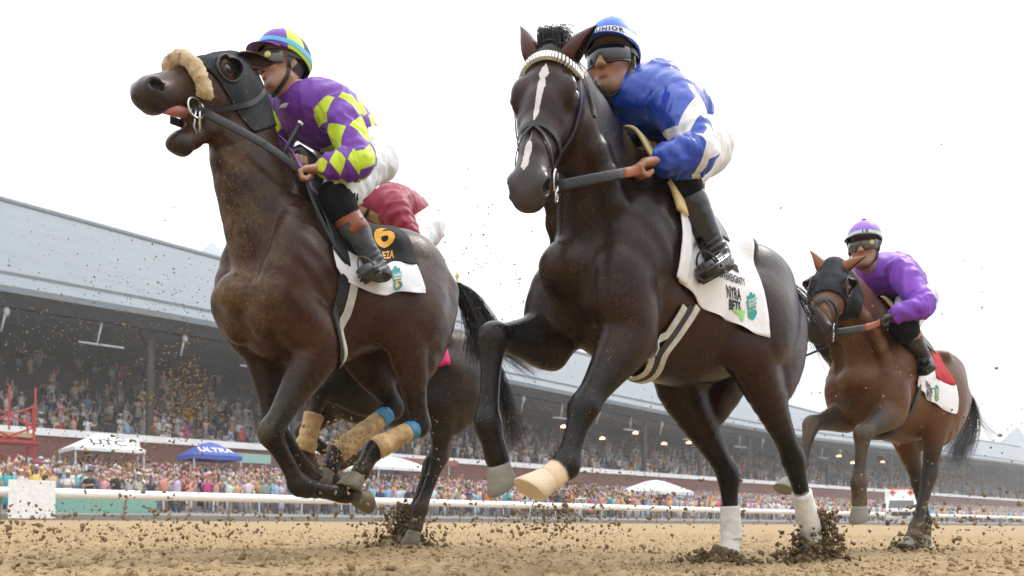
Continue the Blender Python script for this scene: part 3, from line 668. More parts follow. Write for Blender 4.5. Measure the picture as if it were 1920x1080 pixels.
def fan(poly):
    v = np.array([(x, y, 0) for x, y in poly]); c_ = v.mean(0); n = len(v); v = np.concatenate([v, [c_]]); return v, [(i, (i+1) % n, n) for i in range(n)]
# ------------------------------------------------------------------ riders
def skin_mat(name, col):
    m, nt, b = new_mat(name); k = NT(nt); c = k.attr('Col'); n = k.noise(38, 4)
    mixn = k.mix(k.m('MULTIPLY', n, .22), c, tuple(x*.6 for x in col)); k.set(b, 'Base Color', mixn); b.inputs['Roughness'].default_value = .48
    b.inputs['Subsurface Weight'].default_value = .12; b.inputs['Subsurface Radius'].default_value = (.012, .005, .003); k.bump(k.noise(160, 3), .12, .004, b); return m
def satin(name, build, rough=.34, spec=.45, sheen=.1, bump=.5):   # build(k) -> colour socket or tuple
    m, nt, b = new_mat(name); k = NT(nt); c = build(k)
    n = k.noise(7, 4, .6); v = k.mix(k.m('MULTIPLY', n, .25), c, (.0, .0, .0)); k.set(b, 'Base Color', v)
    b.inputs['Roughness'].default_value = rough; b.inputs['Specular IOR Level'].default_value = spec; b.inputs['Sheen Weight'].default_value = sheen; b.inputs['Sheen Roughness'].default_value = .4
    h = k.m('ADD', k.m('MULTIPLY', k.noise(11, 3, .5, stretch=(1, 1, .4)), 1.0), k.m('MULTIPLY', k.noise(34, 2, .5, stretch=(1, .5, .3)), .22)); k.bump(h, bump, .02, b); return m
def dirt_over(k, c, scale=70, thr=.13, gate=(.5, .6)):
    sp = k.m('MULTIPLY', k.ramp(k.voro(scale), [(thr, 1.), (thr+.07, 0.)]), k.ramp(k.noise(25, 3), [(gate[0], 0.), (gate[1], 1.)])); return k.mix(k.m('MULTIPLY', sp, .8), c, (.24, .17, .09))
def build_jockey(P):
    J = P['J']; W = P['W']; root = empty('jockey', (W[0], W[1], 0), YAW+W[2]); tag(root, P['label'], 'person', 'jockeys')
    h = P.get('h', .0065); allp = np.array([v for k, v in J.items() if len(v) == 3 and k not in ('face', 'upv')]); lo = allp.min(0)-.26; hi = allp.max(0)+.26
    f = unit(J['face']); upv = np.asarray(J.get('upv', (0, 0, 1.)), float); s = unit(np.cross(upv, f)); u = np.cross(f, s); hc = J['head']
    D = lambda a, b, c: hc+f*a+s*b+u*c
    MH = np.stack([f, s, u]); SH = (J['shL']+J['shR'])/2; lat = unit(J['shL']-J['shR']); pel = J['pel']; spine = unit(SH-pel); hipl = unit(J['hipL']-J['hipR'])
    fwd = np.cross(lat, spine); nb = SH+spine*.05+u*.0; nt_ = D(-.02, 0, -.10)
    # --- body: one continuous figure
    B = Field(lo, hi, h)
    B.ell(D(-.008, 0, .035), (.098, .077, .105), MH, .02); B.ell(D(.03, 0, -.045), (.068, .062, .085), MH, .03); B.ell(D(.066, 0, -.108), (.030, .034, .026), MH, .03)
    B.ell(D(.082, 0, .022), (.026, .06, .016), MH, .02)                                  # brow
    for sg in (-1, 1):
        B.ell(D(.07, .042*sg, -.035), (.03, .026, .02), MH, .02)                       # cheekbone
        B.seg(D(.0, .062*sg, -.07), D(.062, .026*sg, -.112), .018, .018, u, .03)           # jaw
        B.ell(D(.10, .032*sg, -.002), (.016, .018, .012), MH, .012, cut=True)
        B.ell(D(-.012, .080*sg, -.012), (.026, .010, .034), MH, .012); B.ell(D(-.006, .092*sg, -.01), (.012, .007, .02), MH, .006, cut=True)
        B.ell(D(.112, .015*sg, -.047), (.012, .009, .008), MH, .01)                    # nose wing
    B.seg(D(.095, 0, .008), D(.124, 0, -.040), .009, .013, s, .014); B.ell(D(.098, 0, -.068), (.013, .027, .006), MH, .008); B.ell(D(.096, 0, -.081), (.013, .022, .007), MH, .008)
    B.seg(D(.11, .022, -.0745), D(.11, -.022, -.0745), .003, .003, u, .004, cut=True)
    B.seg(nt_, nb, (.058, .056), (.062, .062), lat, .03)
    B.chain([(pel, .09, .125), ((pel+SH)/2-fwd*.02, .09, .13), (SH, .09, .15), (nb, .06, .07)], lat, .04)
    ends = {}
    for sd_ in 'LR':
        sh, el, ha, hip, kn, an, to = [J[k+sd_] for k in ('sh', 'el', 'ha', 'hip', 'kn', 'an', 'to')]; sg = 1 if sd_ == 'L' else -1
        B.chain([(sh, .055, .055), (el, .04, .04), (el+(ha-el)*.35, .042, .04), (ha, .026, .031)], k=.02, sub=1)
        B.chain([(hip, .085, .085), (kn, .05, .05), (kn+(an-kn)*.35, .046, .046), (an, .032, .032)], k=.03, sub=1); B.seg(an, an+(to-an)*.5, .028, .02, k=.01)
        a = unit(ha-el); inn = np.array([0, -sg, 0.]); p = np.array(J.get('palm_up', (0, .35*sg, 1.))); p = unit(p-a*(p @ a)); kx = np.cross(p, a)*1.0; kx = kx if kx @ inn > 0 else -kx
        B.seg(ha, ha+a*.072, (.019, .036), (.017, .044), kx, .015)
        for i in range(4):
            b0 = ha+a*.075+kx*(-.033+.022*i); ln = (.026, .032, .033, .029)[i]
            q = [b0, b0+a*ln-p*.010, b0+a*(ln-.008)-p*.036, b0+a*.002-p*.044, b0-a*.016-p*.034]
            for x, y in zip(q[:-1], q[1:]): B.seg(x, y, .0105, .0098, k=.004)
        t0 = ha+a*.022+kx*.036; q = [t0, t0+a*.032+kx*.016-p*.012, t0+a*.058+kx*.006-p*.022, t0+a*.07-kx*.012-p*.03]
        for x, y in zip(q[:-1], q[1:]): B.seg(x, y, .0125, .0105, k=.008)
        ends[sd_] = (ha+a*.085-p*.022, a, p, kx)
    Vt, Q = B.nets(1); me = mesh_np('body', Vt, faces4=Q, mat=P['skin_mat']); C = np.tile(np.array(P['skin']), (len(Vt), 1)); L = (Vt-hc) @ MH.T
    hd = np.linalg.norm(L, axis=1) < .2
    lip = hd & (np.abs(L[:, 2]+.074) < .013) & (np.abs(L[:, 1]) < .03) & (L[:, 0] > .088); C[lip] = np.array(P['skin'])*np.array([.8, .5, .5])
    st = (hd*sst(-L[:, 2], .055, .085)*sst(L[:, 0], -.03, .03)*P.get('stubble', .3))[:, None]; C = C*(1-st)+np.array([.05, .035, .03])*st; C[lip] = np.array(P['skin'])*np.array([.78, .48, .47])
    hair = hd & (L[:, 0] < -.02-.25*L[:, 2]) & (L[:, 2] > -.05) & (np.abs(L[:, 1]) < .088); C[hair] = P.get('hair', (.02, .014, .01))
    ch = (hd*np.exp(-((L[:, 0]-.085)**2+(np.abs(L[:, 1])-.04)**2+(L[:, 2]+.04)**2)/.0006))[:, None]; C = C*(1-.12*ch)+np.array([.5, .18, .13])*.12*ch
    if 'glove' in P:
        for sd_ in 'LR': C[np.linalg.norm(Vt-J['ha'+sd_], axis=1) < .13] = P['glove']
    set_col(me, C); link('body', me, root)
    # --- silks
    S_ = Field(lo, hi, h); dep = P.get('depth', 1)
    S_.chain([(pel+spine*.02-fwd*.0, .105*dep, .148), ((pel*.55+SH*.45)-fwd*.035, .125*dep, .165), ((pel*.2+SH*.8)-fwd*.03, .132*dep, .185), (SH-fwd*.01, .10, .165), (nb, .066, .075), (nb+spine*.03, .06, .064)], lat, .05)
    for sd_ in 'LR':
        sh, el, ha = J['sh'+sd_], J['el'+sd_], J['ha'+sd_]
        S_.chain([(sh-fwd*.015, .092, .088), (sh+(el-sh)*.5, .078, .076), (el, .064, .064), (el+(ha-el)*.45, .062, .06), (el+(ha-el)*.80, .048, .047), (ha-unit(ha-el)*.012, .038, .04)], k=.03)
    Vt, Q = S_.nets(2); Nn = vnormals(Vt, Q)
    paths = {k: [J['sh'+k], J['el'+k], J['ha'+k]] for k in 'LR'}; dl, pl = pdist(Vt, paths['L']); dr, pr = pdist(Vt, paths['R']); dt, pt = pdist(Vt, [pel, SH])
    arm = np.minimum(dl, dr); left = dl < dr; par = np.where(left, pl, pr); isarm = (arm < .115)*(par > .08); isarm = np.where((arm < dt*.72) & (par > .03), 1., 0.)
    th = np.zeros(len(Vt))
    for k in 'LR':
        m = left if k == 'L' else ~left
        for i in (0, 1):
            a0, a1 = paths[k][i], paths[k][i+1]; ax = unit(a1-a0); ref = np.array([0, 1. if k == 'L' else -1., .25]); ref = unit(ref-ax*(ref @ ax)); r2 = np.cross(ax, ref)
            mm = m & ((par < 1) if i == 0 else (par >= 1)); rel = Vt[mm]-a0; th[mm] = np.arctan2(rel @ r2, rel @ ref)
    rel = Vt-pel; tth = np.arctan2(rel @ lat, rel @ fwd); th = np.where(isarm > .5, th, tth); par = np.where(isarm > .5, par, pt+((Vt-SH) @ spine)*(pt > .99)*2)
    wr = .006*vnoise(Vt*np.array([1., 1., .5]), 20, 5)+.0012*vnoise(Vt, 60, 8)+.010*(1-np.minimum(np.abs(vnoise(Vt*np.array([1.2, .8, .5]), 15, 12))*2.2, 1))**1.5-.004; el_ = np.exp(-np.minimum(np.linalg.norm(Vt-J['elL'], axis=1), np.linalg.norm(Vt-J['elR'], axis=1))**2/.006)
    wr = wr+el_*.007*np.sin(par*48+2*vnoise(Vt, 15, 2))+.0035*np.sin(par*19+3*np.sin(th*1.3+par*2)+2*vnoise(Vt, 12, 6))*(isarm > .5); Vt = Vt+Nn*wr[:, None]
    me = mesh_np('silks', Vt, faces4=Q, mat=P['silks']); set_vec(me, np.stack([par, th, isarm], 1), 'pat'); sk = link('silks', me, root)
    mb = MB(); torus(mb, nb+spine*.045, unit(nt_-nb), .062, .012, 24, 8); mb.build('collar', WHITE_CLOTH, sk, True)
    # --- breeches
    G = Field(lo, hi, h)
    G.chain([(pel+spine*.05, .115, .15), (pel, .125, .16), (pel-spine*.06, .11, .15)], hipl, .04)
    for sd_ in 'LR':
        hip, kn = J['hip'+sd_], J['kn'+sd_]; G.ell(hip-spine*.055-fwd*.0, (.115, .10, .115), k=.05)
        G.chain([(hip, .115, .112), (hip+(kn-hip)*.45, .098, .098), (kn+(hip-kn)*.12, .074, .074), (kn+(hip-kn)*.02, .062, .062)], k=.04)
    Vt, Q = G.nets(2); Nn = vnormals(Vt, Q); Vt = Vt+Nn*(.004*vnoise(Vt, 30, 9)+.0025*vnoise(Vt, 75, 4))[:, None]
    me = mesh_np('breeches', Vt, faces4=Q, mat=P.get('breech', WHITE_CLOTH)); br = link('breeches', me, root)
    # --- boots
    for sd_ in 'LR':
        kn, an, to = J['kn'+sd_], J['an'+sd_], J['to'+sd_]; a = unit(an-kn); fd = unit(to-an); lo2 = np.minimum(np.minimum(kn, an), to)-.16; hi2 = np.maximum(np.maximum(kn, an), to)+.16
        Bt = Field(lo2, hi2, .006); bs = P.get('boot_top', .12)
        k0 = kn+(an-kn)*bs; Bt.chain([(k0, .060, .058), (kn+(an-kn)*.4, .063, .06), (kn+(an-kn)*.75, .047, .046), (an, .043, .042)], k=.02)
        back = -unit(fd-a*(fd @ a)); heel = an+a*.05+back*.02
        Bt.seg(an, heel, .042, .034, k=.02); Bt.chain([(heel, .032, .034), (heel+(to-heel)*.5+(-a)*.008, .034, .04), (to, .027, .04), (to+fd*.03, .02, .03)], k=.02)
        Vt, Q = Bt.nets(1); Nn = vnormals(Vt, Q); q = (Vt-an) @ a; Vt = Vt+Nn*(.004*np.exp(-(q/.05)**2)*np.sin(q*240)+.002*vnoise(Vt, 40, 2))[:, None]
        bo = link('boot', mesh_np('boot', Vt, faces4=Q, mat=P['boot']), root)
        Bs = Field(lo2, hi2, .006); Bs.chain([(heel+a*.028, .010, .034), (heel+(to-heel)*.5+a*.02, .008, .036), (to+a*.022, .009, .043), (to+fd*.028+a*.02, .008, .03)], np.cross(a, fd), .012)
        Vt, Q = Bs.nets(1); link('sole', mesh_np('sole', Vt, faces4=Q, mat=RUBBER), bo)
        for (t0, t1, r0, r1, mt, nm) in P.get('cuffs', []):
            mb = MB(); mb.tube([kn+(an-kn)*(t0+(t1-t0)*i/5) for i in range(6)], [r0+(r1-r0)*i/5+.0015*math.sin(i*2.1) for i in range(6)], 20, cap=True); mb.build(nm, mt, bo, True)
        if 'knee_band' in P:
            hip = J['hip'+sd_]; Kb = Field(kn-.17, kn+.17, .006); Kb.chain([(kn+(hip-kn)*.20, .078, .078), (kn+(hip-kn)*.08, .077, .076), (kn, .074, .073), (kn+(an-kn)*.14, .068, .067), (kn+(an-kn)*.2, .064, .064)], k=.02)
            Vt, Q = Kb.nets(1); Vt = Vt+vnormals(Vt, Q)*(.002*vnoise(Vt, 60, 3))[:, None]; link('knee_band', mesh_np('knee_band', Vt, faces4=Q, mat=P['knee_band']), bo)
        # stirrup iron and leather
        if sd_ == 'L' or P.get('both'):
            st_ = MB(); c0 = to+a*.036-fd*.01; sdv = unit(np.cross(a, fd)); st_.tube([c0-sdv*.05, c0+sdv*.05], .011, 8); pts = [c0+sdv*.05*math.cos(t)-a*(.105*math.sin(t)) for t in np.linspace(0, math.pi, 13)]; st_.tube(pts, .0042, 6); so_ = st_.build('stirrup', P.get('stirrup', RUBBER), root, True)
            strap('stirrup_leather', None, [c0-a*.13, (c0-a*.13)*.5+np.array([pel[0]+.12, pel[1]+.12*(1 if sd_ == 'L' else -1), pel[2]-.42])*.5, np.array([pel[0]+.13, pel[1]+.13*(1 if sd_ == 'L' else -1), pel[2]-.34])], .022, LEATHER, root, proj=False)
    # --- helmet with peak, band, strap and goggles
    hr = np.array([.128, .106, .122]); hcn = D(-.008, 0, .04)
    def dome(az, t, r=1.0):                                  # t 0 at the crown, 1 at the rim; az 0 is the front
        rim = R(97)-R(14)*math.cos(az)+R(9)*max(0, -math.cos(az))
        th = rim*t; q = np.array([math.sin(th)*math.cos(az), math.sin(th)*math.sin(az), math.cos(th)])*hr*r; return hcn+f*q[0]+s*q[1]+u*q[2]
    na, nr = 64, 18; vs = [dome(2*math.pi*j/na, i/nr) for i in range(nr+1) for j in range(na)]; fs = []; mi = []
    vi = [dome(2*math.pi*j/na, i/nr, .94) for i in range(nr, nr//2, -1) for j in range(na)]; nrows = nr+1+len(vi)//na
    for i in range(nrows-1):
        for j in range(na):
            fs.append((i*na+j, i*na+(j+1) % na, (i+1)*na+(j+1) % na, (i+1)*na+j)); mi.append(P['helmet_panel'](2*math.pi*(j+.5)/na, (i+.5)/nr) if i < nr else len(P['helmet'])-1)
    mb = MB(); mb.v = [tuple(x) for x in vs+vi]; mb.f = fs; mb.mi = mi; hm = mb.build('helmet', P['helmet'], root, True, merge=False)
    pk = MB(); vs = []; nn = 17
    for lay in (0, 1):
        for i in range(5):
            for j in range(nn):
                az = R(-62+124*j/(nn-1)); b0 = dome(az, 1.0, 1.0); ext = .052*i/4*math.cos(az*1.35)**.7; vs.append(b0+(f*math.cos(az)+s*math.sin(az))*ext-u*(.012*(i/4)**1.3+.004*lay)+u*.004)
    fs = []; K = 5*nn
    for i in range(4):
        for j in range(nn-1): A = i*nn+j; fs += [(A, A+1, A+nn+1, A+nn), (K+A, K+A+nn, K+A+nn+1, K+A+1)]
    for j in range(nn-1): A = 4*nn+j; fs.append((A, A+1, K+A+1, K+A))
    pk.add(vs, fs); pk.build('peak', P['peak'], hm, True)
    t0, t1 = P.get('band_t', (.80, .95)); bd = MB(); vs = []
    for i in range(4):
        for j in range(na): vs.append(dome(2*math.pi*j/na, t0+(t1-t0)*i/3, 1.018))
    bd.add(vs, [(i*na+j, i*na+(j+1) % na, (i+1)*na+(j+1) % na, (i+1)*na+j) for i in range(3) for j in range(na)]); bdo = bd.build('band', P['band'], hm, True)
    kb = MB(); kb.ell(hcn+u*(hr[2]+.004), (.016, .016, .009), 12, 8, M=MH.T); kb.build('button', P['peak'], hm, True)
    if 'band_text' in P:
        v, fc = text_flat(P['band_text'][0], .026, .0012, spacing=1.25, sx=P['band_text'][2]); az0 = P['band_text'][1]
        pts = [dome(az0+x/.118, (t0+t1)/2-y/.21, 1.026) for x, y, _ in v]; o = link('lettering', mesh_np('lettering', pts, faces=fc, mat=LEATHER, smooth=False), bdo)
    gm = MB(); vs = []; nn = 25
    for lay in (0, 1):
        for i in range(7):
            for j in range(nn):
                az = R(-72+144*j/(nn-1)); y = i/6; top = .026; bot = -.036-.008*math.cos(az*2)+(.026*math.exp(-(az/.16)**2)); zz = top+(bot-top)*y; bul = 1.0+.05*math.sin(math.pi*y)-.03*lay
                vs.append(D(.118*math.cos(az)*bul, .092*math.sin(az)*bul, zz))
    K = 7*nn; fs = []
    for i in range(6):
        for j in range(nn-1): A = i*nn+j; fs += [(A, A+1, A+nn+1, A+nn), (K+A, K+A+nn, K+A+nn+1, K+A+1)]
    for i in (0, 6):
        for j in range(nn-1): A = i*nn+j; fs.append((A, A+1, K+A+1, K+A))
    gm.add(vs, fs); gg = gm.build('goggles', P['goggle'], root, True)
    fr = MB()
    for i in (0, 6): fr.tube([np.array(vs[i*nn+j]) for j in range(nn)], .0045, 6)
    fr.build('goggle_frame', LEATHER, gg, True)
    sb = MB(); vs = []
    for i in (0, 1):
        for j in range(33):
            az = R(68+224*j/32); vs.append(D(.112*math.cos(az)-.006, .1*math.sin(az), .020-.018*i))
    sb.add(vs, [(j, j+1, 34+j, 33+j) for j in range(32)]); sb.build('goggle_strap', LEATHER, gg, True)
    if 'goggle_dot' in P:
        for az in (R(38),):
            gd = MB(); gd.tube([D(.122*math.cos(az), .096*math.sin(az), .0), D(.13*math.cos(az), .104*math.sin(az), .0)], .015, 16); gd.build('lens_button', P['goggle_dot'], gg, True)
    for sg in (1, -1):
        strap('chin_strap', B, [D(.0, .088*sg, .03), D(.008, .086*sg, -.03), D(.02, .075*sg, -.085), D(.05, .04*sg, -.13), D(.06, 0, -.14)], .018, LEATHER, hm, off=.004, thick=.005)
    return dict(root=root, J=J, ends=ends, D=D, B=B, S=S_, G=G, br=br, sk=sk, hm=hm, dome=dome, P=P)
def rein(name, bit, hand, mats, root, width=.022, sag=.01, split=.68, flat=None, bow=.0):
    """one rein: leather from the bit, then the ribbed rubber grip up to the hand"""
    bit = np.asarray(bit); hand = np.asarray(hand); n = 16; P = [bit+(hand-bit)*i/n+np.array([0, bow, -sag])*math.sin(math.pi*i/n) for i in range(n+1)]; k = int(split*n)
    T = unit(hand-bit); wv = unit(np.cross(T, [0, 1, 0]) if flat is None else flat)
    out = []
    for a, b, m, nm in ((0, k, mats[0], name), (k, n, mats[1], 'rein_grip')):
        mb = MB(); 
        mb.tube(P[a:b+1], width/2, 8, flat=.22, side=wv); out.append(mb.build(nm, m, root if nm != 'rein_grip' else out[0], True))
    return out[0]
# ------------------------------------------------------------------ the four runners
W1 = (-1.02, 3.87, R(12)); W2 = (.56, 3.3, 0); W3 = (2.54, 5.4, 0); W4 = (-.885, 5.1, R(5))
def loc_dir(W, x, y, z=0): u_, v_ = fr(W); return np.array([x*u_[0]+y*u_[1], x*v_[0]+y*v_[1], z])
def joints(W, d): return {k: loc(W, *v) for k, v in d.items()}
J2 = joints(W2, dict(poll=(1030, 86, .15),
    elbL=(1185, 622, .17), kneL=(1094, 765, .15), fetL=(1060, 872, .15), hofL=(1020, 906, .14),
    elbR=(1035, 640, -.17), kneR=(924, 632, -.15), fetR=(914, 795, -.14), hofR=(938, 880, -.14),
    stiL=(1405, 660, .19), hocL=(1487, 860, .16), hfeL=(1518, 985, .14), hhoL=(1528, 1030, .14),
    stiR=(1272, 722, -.18), hocR=(1366, 893, -.15), hfeR=(1371, 1005, -.14), hhoR=(1366, 1043, -.14)))
J2['muz'] = loc_sphere(W2, 982, 352, J2['poll'], .60); J2['face'] = loc_dir(W2, -.22, -.97)
H2 = build_horse(dict(name='racehorse', label='nearly black horse with a narrow white blaze, white saddle cloth and white hind socks', W=W2, dz=0, pitch=.065, h=.0085, umax=1.25, zmax=2.15, vmax=.5, J=J2, coat=coat_mat('dark_bay_coat', 1.0, .12, .255, [(.16, 0.), (.20, .22), (.235, .34), (.27, .16), (.30, .26), (.40, .20), (.52, .14), (.57, .04), (.60, .0), (.69, .02), (.73, .26), (.80, .22), (.86, .24), (.89, 0.)]),
    base=(.011, .0065, .0055), warm=(.034, .0115, .0065), points=(.007, .0065, .007), muzzle=(.055, .046, .045),
    ears=((-.45, .62, .8), (.1, -.35, 1.)), hoof=dict(fL='hoof_white', fR='hoof_grey', hL='hoof_white', hR='hoof_white'),
    marks=[('hL', 2.5, 4.2, (.72, .70, .66)), ('hR', 2.62, 4.2, (.75, .73, .70)), ('fL', 3.35, 4.3, (.66, .5, .33))],
    chestdirt=.55, alldirt=.05, legdust=.25))
J1 = joints(W1, dict(poll=(438, 106, -.02),
    elbL=(605, 645, .17), kneL=(506, 812, .15), fetL=(562, 912, .14), hofL=(672, 932, .11),
    elbR=(500, 655, -.17), kneR=(512, 795, -.14), fetR=(588, 898, -.13), hofR=(634, 902, -.13),
    stiL=(760, 632, .2), hocL=(788, 798, .16), hfeL=(702, 842, .14), hhoL=(667, 900, .14),
    stiR=(690, 680, -.18), hocR=(740, 765, -.14), hfeR=(632, 850, -.13), hhoR=(612, 890, -.13)))
J1['muz'] = loc_sphere(W1, 252, 150, J1['poll'], .60)
H1 = build_horse(dict(name='racehorse', label='dark brown horse in a black hood with sheepskin noseband, head raised and mouth open', W=W1, dz=.15, pitch=-.16, nb_u=.10, neckf=.93, front=.73, neckmus=0, neckoff=(.09, 0, .03), h=.0085, umax=1.1, zmax=2.6, J=J1, coat=coat_mat('brown_bay_coat', 1.0, .62, .28, gt=.43),
    base=(.022, .0075, .005), warm=(.046, .0135, .0065), points=(.008, .0072, .0075), muzzle=(.022, .016, .015), head_open=True,
    ears=((-1, .45, .22), (-1, -.3, .2)), hoof=dict(fL='hoof_dark', fR='hoof_dark', hL='hoof_dark', hR='hoof_dark'), hooff=dict(fL=(0, 0, -1), fR=(0, 0, -1), hL=(1, 0, 0), hR=(1, 0, 0)),
    chestdirt=1.0, alldirt=.2, legdust=.3))
J3 = joints(W3, dict(poll=(1562, 490, .06),
    elbL=(1676, 768, .17), kneL=(1618, 812, .15), fetL=(1610, 908, .14), hofL=(1612, 955, .14),
    elbR=(1592, 778, -.17), kneR=(1522, 795, -.14), fetR=(1502, 868, -.13), hofR=(1478, 908, -.13),
    stiL=(1757, 768, .2), hocL=(1743, 888, .16), hfeL=(1718, 990, .14), hhoL=(1705, 1018, .14),
    stiR=(1692, 805, -.18), hocR=(1722, 905, -.14), hfeR=(1735, 978, -.13), hhoR=(1733, 1008, -.13)))
J3['muz'] = loc_sphere(W3, 1533, 618, J3['poll'], .60); J3['face'] = loc_dir(W3, -.38, -.92)
H3 = build_horse(dict(name='racehorse', label='lighter brown bay horse with dark hood and red saddle cloth, last of the runners', W=W3, dz=-.03, pitch=.06, h=.011, umax=1.35, umin=-1.3, zmax=2.1, vmax=.48, J=J3, coat=coat_mat('bay_coat', .9, .6, .38),
    base=(.085, .030, .012), warm=(.12, .047, .018), points=(.03, .024, .021), muzzle=(.05, .04, .035),
    ears=((-.3, .9, .42), (.1, -.55, 1)), hoof=dict(fL='hoof_grey', fR='hoof_grey', hL='hoof_grey', hR='hoof_grey'), chestdirt=.5, alldirt=.15, legdust=.9))
J4 = joints(W4, dict(kneL=(600, 735, .15), fetL=(572, 842, .14), hofL=(590, 885, .14), hocL=(824, 858, .15), hfeL=(788, 955, .14), hhoL=(776, 1003, .14),
    stiR=(862, 745, -.18), hocR=(808, 872, -.16), hfeR=(770, 975, -.16), hhoR=(758, 1012, -.16)))
J4['poll'] = loc(W4, 585, 500, 0); J4['muz'] = loc_sphere(W4, 520, 620, J4['poll'], .6)
J4.update( elbL=np.array([.18, .17, .93]), elbR=np.array([.2, -.17, .93]), kneR=np.array([.42, -.15, .72]), fetR=np.array([.16, -.14, .55]), hofR=np.array([.02, -.14, .6]),
    stiL=np.array([-.42, .19, .95]))
H4 = build_horse(dict(name='racehorse', label='black horse largely hidden behind the brown horse with the sheepskin noseband', W=W4, dz=0, h=.014, umax=1.35, umin=-1.25, zmax=2.1, J=J4, coat=coat_mat('black_coat', .8, .5, .4),
    base=(.013, .010, .009), warm=(.02, .013, .010), points=(.014, .0125, .0115), ears=((-.6, .4, .8), (-.6, -.4, .8)), hoof={}, chestdirt=.6, alldirt=.3, legdust=1.0))

SK = lambda n, c: skin_mat(n, c)
def col_fn(c): return lambda k: dirt_over(k, c)
def jj(W, d, base): 
    q = joints(W, d)
    for k in list(q):
        if k.endswith('L') and k[:-1]+'R' not in q: v = q[k].copy(); v[1] = -v[1]; q[k[:-1]+'R'] = v
    q.update(base); return q
PURPLE = (.17, .035, .38); LIME = (.62, .82, .04); BLUE = (.007, .058, .46); 
def silk1(k):
    p = k.sep(k.attr('pat', 'Vector')); s_, t_, a_ = p[0], p[1], p[2]
    def dia(cs, ct, ps, pt):
        x = k.m('ABSOLUTE', k.m('SUBTRACT', k.m('FRACT', k.m('MULTIPLY_ADD', s_, cs, ps)), .5)); y = k.m('ABSOLUTE', k.m('SUBTRACT', k.m('FRACT', k.m('MULTIPLY_ADD', t_, ct, pt)), .5))
        return k.m('LESS_THAN', k.m('ADD', x, y), .455)
    arm = dia(2.05, 3/(2*math.pi), .30, .62); tor = k.m('MULTIPLY', dia(2.2, 6/(2*math.pi), .25, .5), k.m('MULTIPLY', k.m('GREATER_THAN', s_, .16), k.m('LESS_THAN', s_, .62)))
    f = k.m('ADD', k.m('MULTIPLY', a_, arm), k.m('MULTIPLY', k.m('SUBTRACT', 1., a_), tor)); return dirt_over(k, k.mix(f, PURPLE, LIME))
def silk2(k):
    p = k.sep(k.attr('pat', 'Vector')); s_, t_, a_ = p[0], p[1], p[2]
    zig = k.m('MULTIPLY', k.m('ABSOLUTE', k.m('SUBTRACT', k.m('FRACT', k.m('MULTIPLY_ADD', t_, 2/(2*math.pi), .5)), .5)), .75)
    q = k.m('SUBTRACT', s_, zig); b1 = k.m('MULTIPLY', k.m('GREATER_THAN', q, .30), k.m('LESS_THAN', q, .56)); b2 = k.m('MULTIPLY', k.m('GREATER_THAN', q, .80), k.m('LESS_THAN', q, 1.02))
    return k.mix(k.m('MULTIPLY', a_, k.m('ADD', b1, b2)), BLUE, (.78, .78, .8))
J2r = jj(W2, dict(head=(1148, 118, .0), pel=(1292, 262, 0), shL=(1262, 188, .18), shR=(1118, 196, -.17), elL=(1314, 286, .34), haL=(1243, 299, .26), haR=(1195, 300, -.03), hipL=(1312, 268, .12), knL=(1268, 332, .21), anL=(1343, 475, .28), toL=(1328, 505, .30)), dict(face=loc_dir(W2, -.50, -.85, -.12)))
J2r['elR'] = np.array([J2r['elL'][0]-.10, -.24, J2r['elL'][2]+.05])
white_b = satin('white_breeches', lambda k: dirt_over(k, (.80, .81, .84)), .55, .4, .1, .4)
K2 = build_jockey(dict(W=W2, label='jockey in shiny blue silks with white sleeve chevrons and blue helmet', J=J2r, h=.006, skin=(.40, .21, .13), skin_mat=SK('tan_skin', (.40, .21, .13)), stubble=.45,
    silks=satin('blue_silks', silk2, .26, .6), boot=plain('shiny_black_boot', (.008, .008, .009), .16, .6, bump=.15), breech=white_b,
    knee_band=plain('black_knit', (.006, .006, .007), .9, .2, bump=.4, bscale=200),
    helmet=[satin('blue_cap', lambda k: (.03, .16, .72), .45, .4, .3, .25), LEATHER], helmet_panel=lambda a, t: 0, peak=plain('blue_peak', (.02, .10, .6), .4), band=plain('white_band', (.78, .79, .8), .6), band_text=('JUNIOR', R(18), 1.25),
    goggle=plain('dark_goggle_lens', (.006, .006, .008), .08, .7, var=0, coat=.5)))
J1r = jj(W1, dict(head=(532, 124, .0), pel=(668, 278, 0), shL=(632, 205, .18), shR=(522, 210, -.17), elL=(674, 306, .36), haL=(604, 314, .24), haR=(545, 312, -.05), hipL=(694, 288, .13), knL=(630, 376, .21), anL=(684, 462, .27), toL=(640, 482, .30)), dict(face=loc_dir(W1, -.80, -.60, -.08)))
J1r['elR'] = np.array([J1r['elL'][0]+.0, -.27, J1r['elL'][2]+.02])
def hp1(a, t):
    a = math.degrees(a) % 360
    if 118 < a < 165 and t < .9: return 2
    return 0 if (10 < a < 80 or 190 < a < 260 or (a > 330)) else 1
J1r['anL'] = J1r['knL']+unit(J1r['anL']-J1r['knL'])*.34; J1r['toL'] = J1r['anL']+np.array([.09, .03, -.055])
